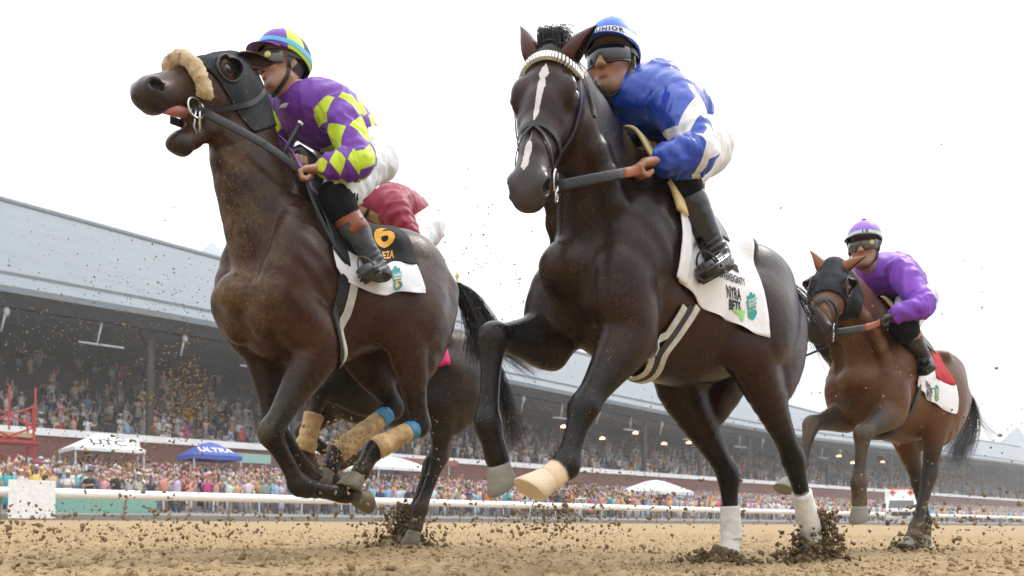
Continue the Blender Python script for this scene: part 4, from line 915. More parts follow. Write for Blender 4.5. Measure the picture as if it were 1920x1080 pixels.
K1 = build_jockey(dict(W=W1, label='jockey in purple silks with lime green diamonds, leaning forward with a whip', J=J1r, h=.0065, skin=(.52, .29, .20), skin_mat=SK('fair_skin', (.52, .29, .20)), stubble=.25,
    silks=satin('purple_lime_silks', silk1, .5, .35), boot=plain('muddy_grey_boot', (.055, .062, .062), .5, .4, var=.5, scale=16, bump=.4), breech=white_b, boot_top=.42,
    knee_band=plain('black_knit', (.006, .006, .007)), cuffs=[(.12, .50, .0735, .069, plain('brown_boot_top', (.27, .075, .035), .32, .5), 'boot_cuff')],
    helmet=[satin('purple_cap', lambda k: (.17, .05, .42), .5, .3, .2, .2), satin('lime_cap', lambda k: (.58, .80, .05), .5, .3, .2, .2), RUBBER, LEATHER], helmet_panel=hp1, peak=plain('purple_peak', (.10, .03, .28), .5), band=plain('light_blue_band', (.10, .42, .72), .6), band_t=(.78, .90),
    goggle=plain('smoky_goggle_lens', (.10, .085, .065), .1, .7, var=.2), goggle_dot=plain('lens_button_yellow', (.75, .72, .25), .4), stirrup=plain('muddy_stirrup', (.09, .08, .06), .5)))
J3r = jj(W3, dict(head=(1620, 462, .0), pel=(1704, 558, 0), shL=(1690, 512, .18), shR=(1610, 516, -.17), elL=(1732, 575, .36), haL=(1676, 590, .24), haR=(1650, 596, -.04), hipL=(1716, 562, .13), knL=(1694, 612, .25), anL=(1728, 668, .27), toL=(1734, 690, .3)), dict(face=loc_dir(W3, -.55, -.83, -.12)))
J3r['elR'] = np.array([J3r['elL'][0]+.02, -.29, J3r['elL'][2]])
def silk3(k): return dirt_over(k, (.22, .055, .50))
K3 = build_jockey(dict(W=W3, label='jockey in plain purple silks and lilac helmet on the trailing bay horse', J=J3r, h=.0085, skin=(.45, .25, .17), skin_mat=SK('light_skin', (.45, .25, .17)), glove=(.008, .008, .009),
    silks=satin('plain_purple_silks', silk3, .5, .35), boot=plain('black_boot', (.012, .012, .013), .25, .5, bump=.2), breech=white_b, boot_top=.38,
    knee_band=plain('black_knit', (.006, .006, .007)), cuffs=[(.12, .46, .072, .067, plain('tan_boot_top', (.42, .19, .09), .4), 'boot_cuff')],
    helmet=[satin('lilac_cap', lambda k: (.34, .15, .66), .5, .3, .3, .2), LEATHER], helmet_panel=lambda a, t: 0, peak=plain('dark_peak', (.05, .02, .10), .5), band=plain('pale_green_band', (.5, .72, .5), .6), band_text=('10', R(14), 1.6), band_t=(.84, .95),
    goggle=plain('smoky_goggle_lens', (.10, .085, .065)), goggle_dot=plain('lens_button_yellow', (.75, .72, .25))))
J4r = jj(W4, dict(head=(683, 372, .0), pel=(785, 418, 0), shL=(738, 392, .18), shR=(672, 395, -.17), elL=(765, 450, .27), haL=(700, 470, .12), hipL=(790, 425, .13), knL=(740, 505, .26), anL=(752, 655, .3), toL=(735, 690, .32)), dict(face=loc_dir(W4, -.80, -.6, -.2)))
J4r['anL'] = J4r['knL']+unit(J4r['anL']-J4r['knL'])*.40; J4r['anR'] = J4r['anL']*np.array([1, -1, 1]); J4r['toL'] = J4r['anL']+np.array([.1, .02, -.06]); J4r['toR'] = J4r['toL']*np.array([1, -1, 1])
def silk4(k):
    p = k.sep(k.attr('pat', 'Vector')); return k.mix(k.m('MULTIPLY', k.m('SUBTRACT', 1., p[2]), k.m('LESS_THAN', k.m('ABSOLUTE', k.m('SUBTRACT', p[1], .9)), .35)), (.27, .006, .035), (.5, .36, .17))
K4 = build_jockey(dict(W=W4, label='jockey in dark red silks crouching behind the rider with lime diamonds', J=J4r, h=.011, skin=(.48, .26, .18), skin_mat=SK('light_skin', (.45, .25, .17)),
    silks=satin('dark_red_silks', silk4, .5, .35), boot=plain('black_boot', (.012, .012, .013)), breech=white_b, knee_band=white_b, cuffs=[(.1, .34, .07, .066, plain('pink_boot_top', (.72, .02, .16), .5), 'boot_cuff')],
    helmet=[plain('dark_red_cap', (.3, .012, .05), .5), LEATHER], helmet_panel=lambda a, t: 0, peak=plain('dark_red_peak', (.2, .01, .03), .5), band=plain('white_band', (.78, .79, .8)), goggle=plain('smoky_goggle_lens', (.10, .085, .065))))
# ------------------------------------------------------------------ tack, saddle cloths, tails
def to_px(W, p):
    u_, v_ = fr(W); p = np.asarray(p); w_ = np.array([W[0], W[1], 0])+p[..., 0:1]*u_+p[..., 1:2]*v_+p[..., 2:3]*ZZ; q = w_-CC; y = q @ CF
    return np.stack([960+F_PX*(q @ CR)/y, 540+SHIFT_PX-F_PX*(q @ CU)/y], -1)
def ud_of(W, place, px, py, ur, dr):
    g = np.array([(a, b) for a in np.linspace(*ur, 60) for b in np.linspace(*dr, 60)]); P = to_px(W, place(g[:, 0], g[:, 1])); return g[((P-np.array([px, py]))**2).sum(1).argmin()]
def sub_mat(name, c, **k): return plain(name, c, **k)
INK = plain('black_ink', (.01, .01, .011), .7); TEAL = plain('teal_print', (.03, .33, .30), .7); GREEN_P = plain('green_print', (.35, .72, .22), .7); GOLD = plain('gold_print', (.85, .42, .03), .6); PAPER = plain('white_print', (.8, .8, .8), .7)
def emblem(place, u, d, sc, rot, par, W):
    sh = [(-.040, .062), (-.030, .066), (-.018, .06), (-.012, .075), (0, .085), (.012, .075), (.018, .06), (.030, .066), (.040, .062), (.036, .04), (.038, .0), (.030, -.02), (.036, -.06), (.02, -.08), (0, -.092), (-.02, -.08), (-.036, -.06), (-.03, -.02), (-.038, .0), (-.036, .04)]
    v, f = fan([(x*sc, y*sc) for x, y in sh]); e = flat_on('emblem', place, v, f, u, d, rot, TEAL, par, .003)
    for tx, y, w_ in (('BELMONT', .026, .84), ('STAKES', .002, .78)):
        v, f = fan([(-.044*sc*w_, -.011*sc), (.044*sc*w_, -.011*sc), (.044*sc*w_, .011*sc), (-.044*sc*w_, .011*sc)]); c_, s_ = math.cos(rot), math.sin(rot)
        flat_on('emblem_band', place, v, f, u+y*sc*s_, d-y*sc*c_, rot, PAPER, e, .0042)
        v, f = text_flat(tx, .0215*sc, .0006*sc); flat_on('emblem_lettering', place, v, f, u+y*sc*s_, d-y*sc*c_, rot, TEAL, e, .0054)
    a = [(-.03+.06*i/8, -.03+.01*math.sin(math.pi*i/8)) for i in range(9)]; v, f = fan([(x*sc, y*sc) for x, y in a]+[(x*sc, (y-.008)*sc) for x, y in reversed(a)]); flat_on('emblem_arc', place, v, f, u, d, rot, GOLD, e, .0045)
    v, f = fan([(.012*sc*math.cos(t), -.06*sc+.012*sc*math.sin(t)) for t in np.linspace(0, 6.28, 12)[:-1]]); flat_on('emblem_disc', place, v, f, u, d, rot, GOLD, e, .0045)
    return e
def saddle(c, u0, u1, dep, pad=None, seat_u=None):
    fn = cloth_map(c, u0, u1, off=.03); root = c['root']
    sa, _ = drape('saddle', c, fn, lambda t, s_: u0+(u1-u0)*t-(.03*math.sin(s_*3.1)), 0, dep, LEATHER, root, 1, 24, 22, .008, wave=.0)
    drape('saddle_flap', c, fn, lambda t, s_: u0+(u1-u0)*t-(.03*math.sin(s_*3.1)), 0, dep, LEATHER, sa, -1, 16, 14, .008, wave=.0)
    z = c['P']['dz']; mb = MB(); uu = np.linspace(u0-.02, u1-.05, 9); P = [np.array([x, 0, 1.0]) for x in uu]
    top = fn(np.round(uu, 3), np.zeros(9)); hts = [.05, .035, .02, .012, .01, .012, .02, .03, .04]
    mb.tube([np.array([t[0], 0, t[2]+h_]) for t, h_ in zip(top, hts)], [.035, .05, .055, .06, .07, .08, .085, .08, .06], 14, flat=1.3, side=(0, 0, 1.)); mb.build('saddle_seat', LEATHER, sa, True)
    return sa
def tail(c, guides, n, spread, mat=HAIR, rad=.0016, seed=4):
    r = np.random.default_rng(seed); out = []
    for i in range(n):
        g = guides[r.integers(len(guides))]; a = r.normal(size=3); b = r.normal(size=3); L = len(g); q = []
        for j, p in enumerate(g):
            t = j/(L-1); q.append(np.asarray(p)+a*spread*(.25+.9*t)*.6+b*spread*t*t*.9+np.array([0, 0, .02*math.sin(i+3*t)*t]))
        out.append(q)
    return strands('tail', out, mat, c['root'], rad)
def leg_boot(name, a, b, t0, t1, r0, r1, mat, root, seed=0, rough=.003, sag=0):
    mb = MB(); n = 12; r = np.random.default_rng(seed); pts = [a+(b-a)*(t0+(t1-t0)*i/n) for i in range(n+1)]; rr = [r0+(r1-r0)*i/n+rough*r.uniform(-1, 1) for i in range(n+1)]
    mb.tube(pts, rr, 20, cap=True); return mb.build(name, mat, root, True)
def mane(c, pts, n, length, drop, seed=2, rad=.0015, outv=(0, -1, 0)):
    r = np.random.default_rng(seed); P = np.array(spline(pts, 10)); out = []
    for i in range(n):
        b = P[r.integers(len(P))]+r.normal(size=3)*.006; l = length*r.uniform(.6, 1.1); o = np.asarray(outv)*r.uniform(.5, 1.)+r.normal(size=3)*.15
        out.append([b, b+o*.05+np.array([-.02, 0, .015]), b+o*.08*r.uniform(.6, 1.2)+np.array([-.05, 0, -l*.4]), b+o*.09+np.array([-.07*r.uniform(.3, 1.5), 0, -l*drop])])
    return strands('mane', out, HAIR, c['root'], rad)

# --- dark horse with the blaze
H = H2['H']; fl = H2['fl']; r2 = H2['root']
br2 = bridle(H2, nose_t=.60)
bp = spline([H(.10, -.07, .115), H(.115, -.02, .085), H(.12, .02, .04), H(.12, .03, 0), H(.12, .02, -.04), H(.115, -.02, -.085), H(.10, -.07, -.115)], 4)
bp, bn = fl.project(np.array(bp), .008); bb = MB().tube(bp, .006, 6).build('browband', LEATHER, br2, True)
seg = np.linspace(0, len(bp)-1, 27); PEARL = plain('white_browband_bead', (.8, .8, .78), .35, .5)
for q in seg:
    i = min(int(q), len(bp)-2); p = bp[i]+(bp[i+1]-bp[i])*(q-i); t = unit(bp[i+1]-bp[i]); b = np.cross(t, bn[i]); mb = MB(); mb.box(p, (.0082, .026, .014), M=np.stack([t, b, np.cross(t, b)], 1)); mb.build('bead', PEARL, bb)
fo = []; rr_ = np.random.default_rng(5)
for i in range(420):
    a = H(-.01+rr_.uniform(-.03, .03), .0+rr_.uniform(-.03, .01), rr_.uniform(-.04, .04)); sgn = rr_.uniform(-.2, 1)
    fo.append([a, a+ZZ*.045+H2['n']*.0+rr_.normal(size=3)*.004, a+ZZ*.045-H2['n']*.01+H2['s']*(.045*sgn)+rr_.normal(size=3)*.005, a+ZZ*.0-H2['n']*.01+H2['s']*(.085*sgn)+rr_.normal(size=3)*.007])
strands('forelock', fo, HAIR, r2, .0014)
mane(H2, [H(-.03, -.06, 0), H2['up']((.35, .05, 1.80)), H2['up']((.15, .0, 1.66))], 500, .16, .9)
fn = cloth_map(H2, .2, -.5)
CW2, CB, CR3 = WHITE_CLOTH, plain('black_saddle_cloth', (.008, .008, .009), .85), plain('red_saddle_cloth', (.42, .012, .02), .8)
sc2, pl2 = drape('saddle_cloth', H2, fn, lambda t, s_: (.10+.03*s_)+(-.36-.06*s_-(.10+.03*s_))*t, 0, .70, CW2, r2, 1)
drape('saddle_cloth_flap', H2, fn, lambda t, s_: (.10+.03*s_)+(-.36-.06*s_-(.10+.03*s_))*t, 0, .70, CW2, sc2, -1, 16, 18)
def put_text(W, place, par, tx, px, py, size, mat, rot=0, bold=.0, sx=1., ur=(.3, -.6), dr=(.0, .85), lift=.0032, name='lettering'):
    u, d = ud_of(W, place, px, py, ur, dr); v, f = text_flat(tx, size, bold, sx=sx); return flat_on(name, place, v, f, u, d, rot, mat, par, lift)
put_text(W2, pl2, sc2, 'SOVEREIGNTY', 1370, 521, .042, INK, .22, .0010, .72)
put_text(W2, pl2, sc2, '2', 1360, 470, .22, INK, .1, .006)
put_text(W2, pl2, sc2, 'NYRA', 1379, 551, .064, INK, .26, .0016, .58); put_text(W2, pl2, sc2, 'BETS', 1380, 573, .052, INK, .24, .0020, .72)
u, d = ud_of(W2, pl2, 1385, 590, (.3, -.6), (0, .85)); v, f = fan([(-.045, .010), (.045, .010), (.035, -.012), (.02, -.036), (.005, -.012)]); flat_on('check_mark', pl2, v, f, u, d, .26, GREEN_P, sc2)
u, d = ud_of(W2, pl2, 1409, 574, (.3, -.6), (0, .85)); emblem(pl2, u, d, .68, .15, sc2, W2)
sa2 = saddle(H2, .12, -.22, .36)
CREAM = plain('cream_foam_pad', (.74, .58, .30), .8); fn3 = cloth_map(H2, .2, -.1, off=.034)
drape('pad', H2, fn3, lambda t, s_: .20-.03*s_-.06*t, .03, .50, CREAM, sa2, 1, 6, 24, .02, wave=0)
drape('towel', H2, cloth_map(H2, .2, -.1, off=.02), lambda t, s_: .135+.03*s_-.075*t, .40, .72, WHITE_CLOTH, sa2, 1, 8, 24, .006, wave=.004)
for (o_, mt_, nm) in ((.0, GIRTH_W, 'girth'), (.028, RUBBER, 'girth_band'), (.055, GIRTH_W, 'girth_edge')):
    pts = [loc(W2, 1302+o_*380, 575, .27), loc(W2, 1282+o_*380, 630, .26), loc(W2, 1248+o_*360, 680, .2), np.array([.10-o_, .06, .78]), np.array([.09-o_, -.1, .8]), np.array([.04-o_, -.26, 1.05])]
    strap(nm, fl, pts, .030, mt_, sa2, off=.009, thick=.005)
g2 = [[np.array([-.97, 0, 1.36]), np.array([-1.08, -.03, 1.33]), np.array([-1.2, -.10, 1.15]), np.array([-1.3, -.2, .9])], [np.array([-.97, 0, 1.36]), np.array([-1.10, .02, 1.36]), np.array([-1.28, .04, 1.24]), np.array([-1.5, .02, 1.12])]]
tail(H2, g2, 420, .06, rad=.0012)
for k_ in ('hL', 'hR'):
    hk, hf = H2['paths'][k_][2:4]; leg_boot('leg_wrap', hk, hf, .50, 1.06, .048, .052, plain('white_leg_wrap', (.74, .72, .68), .8, .3, var=.15, scale=30, bump=.5), r2, rough=.0015)
rein('rein', H(.80, -.125, .075), K2['ends']['L'][0], (RUBBER, BROWN_LEATHER), br2, .034, .012, .58, bow=.075); rein('rein', H(.80, -.125, -.075), K2['ends']['R'][0], (RUBBER, BROWN_LEATHER), br2, .03, .012, .62)

# --- brown horse with the sheepskin
H = H1['H']; fl = H1['fl']; r1 = H1['root']
br1 = bridle(H1, noseband=False, cheek=False, rings=False, bit=(.69, -.15))
ho1 = hood(H1, -.05, .46, cups=(1, -1), eye_r=.055)
fp, fnn = fl.project(np.array(spline([H(.60, -.13, .075), H(.575, -.06, .085), H(.56, .0, .055), H(.55, .03, 0), H(.56, .0, -.055), H(.575, -.06, -.085), H(.60, -.13, -.075)], 6)), .02)
mb = MB(); mb.tube(fp, [.018]+[.033]*(len(fp)-2)+[.018], 14); sk_ = mb.build('sheepskin_noseband', FLEECE, br1, True); me = sk_.data; Vq = np.array([v.co[:] for v in me.vertices]); Vq += .004*RNG.normal(size=Vq.shape); me.vertices.foreach_set('co', Vq.astype(np.float32).ravel())
strap('cheek_strap', fl, [H(.02, -.16, .09), H(.2, -.19, .10), H(.42, -.185, .09), H(.60, -.17, .07), H(.72, -.15, .06)], .02, LEATHER, br1, off=.012)
mb = MB(); 
for t_, nn_, s_ in ((.69, -.15, .045),): torus(mb, H(t_, nn_, s_+.02), H1['s'], .040, .005); mb.tube([H(t_-.07, nn_+.03, s_+.02), H(t_+.05, nn_-.08, s_+.02)], .006, 8); mb.tube([H(.69, -.15, .065), H(.76, -.21, .055), H(.74, -.28, .03)], .004, 6)
mb.build('bit_cheek', METAL, br1, True)
mb = MB(); mb.tube([H(.62, -.165, 0), H(.72, -.145, 0), H(.80, -.135, .01), H(.90, -.125, .014)], [.02, .026, .024, .012], 12, flat=1.3, side=H1['n']); mb.build('tongue', SKINPINK, r1, True)
mb = MB(); [mb.ell(H(.955, -.098, x), (.008, .012, .007), 8, 6) for x in (-.024, -.008, .008, .024)]; mb.build('tooth', TEETH, r1, True)
fn = cloth_map(H1, .1, -.6)
ff = lambda t, s_: (.06-.02*s_)+(-.44-.09*s_-(.06-.02*s_))*t
sc1, pl1 = drape('saddle_cloth', H1, fn, ff, 0, .41, CB, r1, 1); drape('saddle_cloth_flap', H1, fn, ff, 0, .5, CB, sc1, -1, 16, 18)
ff2 = lambda t, s_: (.04-.02*s_)+(-.505-.03*s_-(.04-.02*s_))*t
scw, plw = drape('saddle_cloth_panel', H1, fn, ff2, .41, .57, CW2, sc1, 1)
put_text(W1, pl1, sc1, '6', 722, 438, .21, GOLD, -.2, .006, ur=(.1, -.6), dr=(0, .6)); put_text(W1, pl1, sc1, 'BAEZA', 722, 480, .056, GOLD, -.10, .001, .85, ur=(.1, -.6), dr=(0, .6))
u, d = ud_of(W1, plw, 746, 520, (.1, -.6), (.3, .7)); emblem(plw, u, d, .74, .05, scw, W1)
sa1 = saddle(H1, .08, -.24, .34); LAV = plain('lavender_towel', (.36, .20, .55), .9, .2, bump=.3); fn3 = cloth_map(H1, .2, -.1, off=.03)
drape('towel', H1, fn3, lambda t, s_: .15-.08*s_-.11*t, .0, .22, LAV, sa1, 1, 8, 20, .014, wave=.002)
drape('pad', H1, cloth_map(H1, .2, -.1, off=.02), lambda t, s_: .06-.03*s_-.10*t, .18, .52, LEATHER, sa1, 1, 8, 20, .012, wave=.002)
strap('girth', fl, [loc(W1, 668, 535, .27), loc(W1, 660, 600, .27), loc(W1, 645, 650, .24), loc(W1, 628, 690, .14), np.array([-.12, 0, .92]), np.array([-.1, -.2, 1.05])], .042, GIRTH_W, sa1, off=.010, thick=.005)
strap('girth_sleeve', fl, [loc(W1, 652, 500, .27), loc(W1, 650, 585, .28), loc(W1, 640, 650, .24), loc(W1, 618, 690, .14), np.array([-.08, 0, .92])], .055, LEATHER, sa1, off=.006, thick=.005)
g1 = [[loc(W1, 858, 535, 0), loc(W1, 885, 560, -.0), loc(W1, 912, 610, 0), loc(W1, 930, 660, .0)], [loc(W1, 858, 535, 0), loc(W1, 890, 565, .0), loc(W1, 940, 640, 0), loc(W1, 1000, 680, 0)], [loc(W1, 858, 540, 0), loc(W1, 872, 570, .0), loc(W1, 890, 620, 0), loc(W1, 895, 665, 0)]]
tail(H1, g1, 1500, .045, rad=.0016, seed=9)
TANW = plain('tan_leg_boot', (.50, .34, .17), .85, .2, var=.35, scale=22, bump=.5, bscale=40); BLUW = plain('blue_leg_tape', (.06, .27, .46), .6, .3, var=.25, scale=40, bump=.4, bscale=120)
for k_ in ('hL', 'hR'):
    hk, hf = H1['paths'][k_][2:4]; bo_ = leg_boot('leg_boot', hk, hf, .25, 1.02, .050, .062, TANW, r1, 2); leg_boot('leg_tape', hk, hf, .14, .30, .051, .053, BLUW, bo_, 3, .0015)
kn, fe = H4['paths']['fL'][2:4]; leg_boot('leg_boot', kn, fe, .40, 1.05, .055, .06, TANW, H4['root'], 5, .005)
mane(H1, [H(-.04, -.08, 0), H1['up']((.22, -.02, 1.92)), H1['up']((.1, .0, 1.70))], 350, .12, .8)
kl = K1['ends']; rein('rein', H(.66, -.175, .08), kl['L'][0], (RUBBER, RUBBER), br1, .042, .01, .5, bow=.05); rein('rein', H(.74, -.16, -.07), kl['R'][0], (RUBBER, RUBBER), br1, .036, .01, .5)
lp = spline([kl['L'][0], kl['L'][0]+np.array([-.02, .05, -.14]), kl['L'][0]+np.array([-.12, .07, -.3]), kl['L'][0]+np.array([-.24, .06, -.42])], 8); mb = MB(); mb.tube(lp, .013, 8, flat=.35, side=(1, 0, .3)); mb.build('rein_end', RUBBER, br1, True)
# whip held in the rider's hand
e0 = loc(W1, 522, 304, .03); w0 = loc(W1, 562, 233, .12); wd = unit(w0-e0); whip = empty('riding_whip', (W1[0], W1[1], 0), YAW+W1[2]); tag(whip, 'thin black whip held upright in the gloveless hand of the purple and lime jockey', 'whip')
MB().tube([e0-wd*.32, e0, w0], [.005, .007, .011], 10).build('shaft', LEATHER, whip, True); MB().tube([w0, w0+wd*.012], .013, 12).build('knob', PEARL, whip, True)

# --- bay horse at the back
H = H3['H']; fl = H3['fl']; r3 = H3['root']
br3 = bridle(H3, nose_t=.60, cheek=False); ho3 = hood(H3, -.05, .46, cups=(1, -1), eye_r=.055)
fn = cloth_map(H3, .3, -.5); fr3 = lambda t, s_: .20+(-.28-.04*s_-.20)*t
sc3, pl3 = drape('saddle_cloth', H3, fn, fr3, 0, .50, CR3, r3, 1); drape('saddle_cloth_flap', H3, fn, fr3, 0, .6, CR3, sc3, -1, 14, 16)
s3w, p3w = drape('saddle_cloth_panel', H3, fn, lambda t, s_: .19+(-.325-.01*s_-.19)*t, .50, .70, CW2, sc3, 1)
put_text(W3, pl3, sc3, '1', 1750, 702, .2, PAPER, 0, .006, 1.4, ur=(.3, -.5), dr=(0, .6)); put_text(W3, p3w, s3w, 'NYRA', 1742, 726, .06, INK, .2, .0015, .7, ur=(.3, -.5), dr=(.3, .8)); put_text(W3, p3w, s3w, 'BETS', 1742, 742, .05, INK, .2, .0015, .8, ur=(.3, -.5), dr=(.3, .8))
u, d = ud_of(W3, p3w, 1758, 736, (.3, -.5), (.3, .8)); emblem(p3w, u, d, .62, .12, s3w, W3)
sa3 = saddle(H3, .16, -.2, .34); drape('pad', H3, cloth_map(H3, .3, -.1, off=.028), lambda t, s_: .22-.05*s_-.06*t, .05, .50, CREAM, sa3, 1, 6, 20, .02, wave=0)
strap('girth', fl, [np.array([.10, .27, 1.1]), np.array([.14, .24, .9]), np.array([.18, .06, .75]), np.array([.16, -.15, .8])], .05, LEATHER, sa3, off=.009, thick=.005)
g3 = [[loc(W3, 1806, 735, 0), loc(W3, 1822, 760, 0), loc(W3, 1820, 810, 0), loc(W3, 1795, 862, 0)], [loc(W3, 1806, 735, 0), loc(W3, 1820, 760, 0), loc(W3, 1810, 800, 0), loc(W3, 1785, 850, 0)]]
tail(H3, g3, 700, .04, seed=6); tail(H3, [[loc(W3, 1806, 735, 0), loc(W3, 1828, 770, 0), loc(W3, 1850, 802, 0), loc(W3, 1872, 822, 0)]], 14, .02, seed=8)
rein('rein', H(.80, -.125, .075), K3['ends']['L'][0], (RUBBER, BROWN_LEATHER), br3, .04, .01, .45, bow=.05); rein('rein', H(.80, -.125, -.075), K3['ends']['R'][0], (RUBBER, BROWN_LEATHER), br3, .034, .01, .45)
mb = MB(); a_ = K3['ends']['R'][0]; tgt = loc(W3, 1508, 668, -.2); wh3 = empty('riding_whip', (W3[0], W3[1], 0), YAW+W3[2]); tag(wh3, 'dark whip pointing down past the chin of the trailing bay horse', 'whip'); mb.tube([a_-unit(tgt-a_)*.1, a_, tgt], [.012, .009, .007], 8); mb.build('shaft', LEATHER, wh3, True); MB().tube([a_-unit(tgt-a_)*.12, a_-unit(tgt-a_)*.1], .013, 10).build('knob', RUBBER, wh3, True)
# --- hidden black horse
bridle(H4); saddle(H4, .12, -.24, .36); fn = cloth_map(H4, .2, -.5); drape('saddle_cloth', H4, fn, lambda t, s_: .10-.5*t, 0, .5, plain('pink_saddle_towel', (.75, .03, .2), .8), H4['root'], 1, 14, 16)
tail(H4, [[np.array([-.97, 0, 1.36]), np.array([-1.1, 0, 1.32]), np.array([-1.22, 0, 1.05]), np.array([-1.3, 0, .8])]], 300, .05)
rein('rein', H4['H'](.80, -.125, .075), K4['ends']['L'][0], (RUBBER, RUBBER), H4['root'])
# lettering on the breeches
def on_breeches(K, tx, px, py, w, size, rot=0, sx=1.):
    W = K['P']['W']; v, f = text_flat(tx, size, .0015, sx=sx); q = K['G'].project(np.array([loc(W, px, py, w)]), .004)[0][0]; out = []
    c_, s_ = math.cos(rot), math.sin(rot); px_m = F_PX/ (to_depth(W, q))
    P = np.array([loc(W, px+(x*c_-y*s_)*px_m, py-(x*s_+y*c_)*px_m, q[1]) for x, y, _ in v]); P, _ = K['G'].project(P, .008); link('lettering', mesh_np('lettering', P, faces=f, mat=INK, smooth=False), K['br'])
def to_depth(W, p):
    u_, v_ = fr(W); return (np.array([W[0], W[1], 0])+p[0]*u_+p[1]*v_)[1]
on_breeches(K1, 'TS', 688, 290, .2, .055, -.25); on_breeches(K1, 'HOUSE', 688, 306, .2, .026, -.25); on_breeches(K3, 'JE', 1692, 564, .2, .075, -.35)
# ------------------------------------------------------------------ ground
def fnoise(nx, ny, step, lo_wl, hi_wl, power, seed):
    r = np.random.default_rng(seed); w_ = r.normal(size=(nx, ny)); fx = np.fft.fftfreq(nx, step)[:, None]; fy = np.fft.rfftfreq(ny, step)[None, :]; f = np.hypot(fx, fy)
    g = np.where((f > 1/hi_wl) & (f < 1/lo_wl), np.maximum(f, 1e-3)**-power, 0); o = np.fft.irfft2(np.fft.rfft2(w_)*g, s=(nx, ny)); return o/o.std()
def soil_mat(name, dark=1.0, fine=True):
    m, nt, b = new_mat(name); k = NT(nt); co = k.coord('Object')
    n1 = k.noise(1.3, 6, .6, co); n2 = k.noise(17, 5, .65, co); n3 = k.noise(110, 3, .6, co)
    c = k.mix(k.ramp(n2, [(.35, 0.), (.68, 1.)]), tuple(x*dark for x in (0.252, 0.174, 0.091)), tuple(x*dark for x in (0.445, 0.328, 0.19))); c = k.mix(k.m('MULTIPLY', k.ramp(n1, [(.4, 0.), (.7, 1.)]), .5), c, tuple(x*dark for x in (0.344, 0.247, 0.137)))
    sp = k.m('MULTIPLY', k.ramp(n3, [(.55, 0.), (.68, 1.)]), .45); c = k.mix(sp, c, tuple(x*dark for x in (.15, .10, .055)))
    k.set(b, 'Base Color', c); b.inputs['Roughness'].default_value = .95; b.inputs['Specular IOR Level'].default_value = .15
    k.bump(k.m('ADD', k.m('MULTIPLY', n2, 1.), k.m('MULTIPLY', n3, .5)), .6, .02, b); return m
SOIL = soil_mat('raked_dirt'); CLOD = soil_mat('damp_clod', .5)
st_ = .022; X0, X1, Y0, Y1 = -8.0, 9.5, 1.6, 13.5; nx = int((X1-X0)/st_); ny = int((Y1-Y0)/st_)
hz = fnoise(nx, ny, st_, .045, 3.0, 1.35, 3); h2 = fnoise(nx, ny, st_, .05, .18, .4, 5)
hz = .009*hz+.0075*np.maximum(h2-.2, 0)**1.2
xs = X0+st_*np.arange(nx); ys = Y0+st_*np.arange(ny); ed = np.minimum.reduce([sst(xs, X0, X0+.5)[:, None]*np.ones(ny), sst(-xs, -X1, -X1+.5)[:, None]*np.ones(ny), np.ones(nx)[:, None]*sst(-ys, -Y1, -Y1+1.5)[None, :]])
hz = (hz-.002)*ed
FOOT = []                                                    # hoof strikes push up a low mound
def foot(W, p, rad, hgt):
    u_, v_ = fr(W); q = np.array([W[0], W[1], 0])+p[0]*u_+p[1]*v_; FOOT.append((q, rad, hgt))
P2_ = H2['paths']; foot(W2, P2_['hL'][4], .20, .075); foot(W2, P2_['hR'][4]+np.array([.10, 0, 0]), .17, .05); foot(W3, H3['paths']['hL'][4], .22, .045); foot(W4, H4['paths']['hR'][4], .26, .09)
for q, rad, hgt in FOOT:
    d2 = (xs[:, None]-q[0])**2+(ys[None, :]-q[1])**2; hz += hgt*np.exp(-d2/(rad*.55)**2)*(1+.35*h2)
gv = np.stack([np.repeat(xs, ny), np.tile(ys, nx), hz.ravel()], 1); ii = np.arange(nx*ny).reshape(nx, ny)
gq = np.stack([ii[:-1, :-1], ii[1:, :-1], ii[1:, 1:], ii[:-1, 1:]], -1).reshape(-1, 4)
tag(link('racetrack_dirt', mesh_np('racetrack_dirt', gv, faces4=gq, mat=SOIL)), kind='structure')
def ground_z(x, y):
    i = int((x-X0)/st_); j = int((y-Y0)/st_); return float(hz[i, j]) if 0 <= i < nx and 0 <= j < ny else 0.
tag(link('ground', mesh_np('ground', [(-900, -60, -.03), (900, -60, -.03), (900, 1500, -.03), (-900, 1500, -.03)], faces=[(0, 1, 2, 3)], mat=SOIL)), kind='structure')
rim = [(X0, Y0, X1, Y1)]
# far track surface around the raked patch: four strips that meet its edges
def strip(name, pts): return pts
fv = [(-300, -60), (X0, Y0), (X0, Y1), (-300, 700), (300, -60), (X1, Y0), (X1, Y1), (300, 700)]
tag(link('racetrack_far_dirt', mesh_np('racetrack_far_dirt', [(x, y, -.004) for x, y in fv], faces=[(0, 1, 2, 3), (5, 4, 7, 6), (2, 6, 7, 3), (0, 4, 5, 1)], mat=SOIL)), kind='structure')

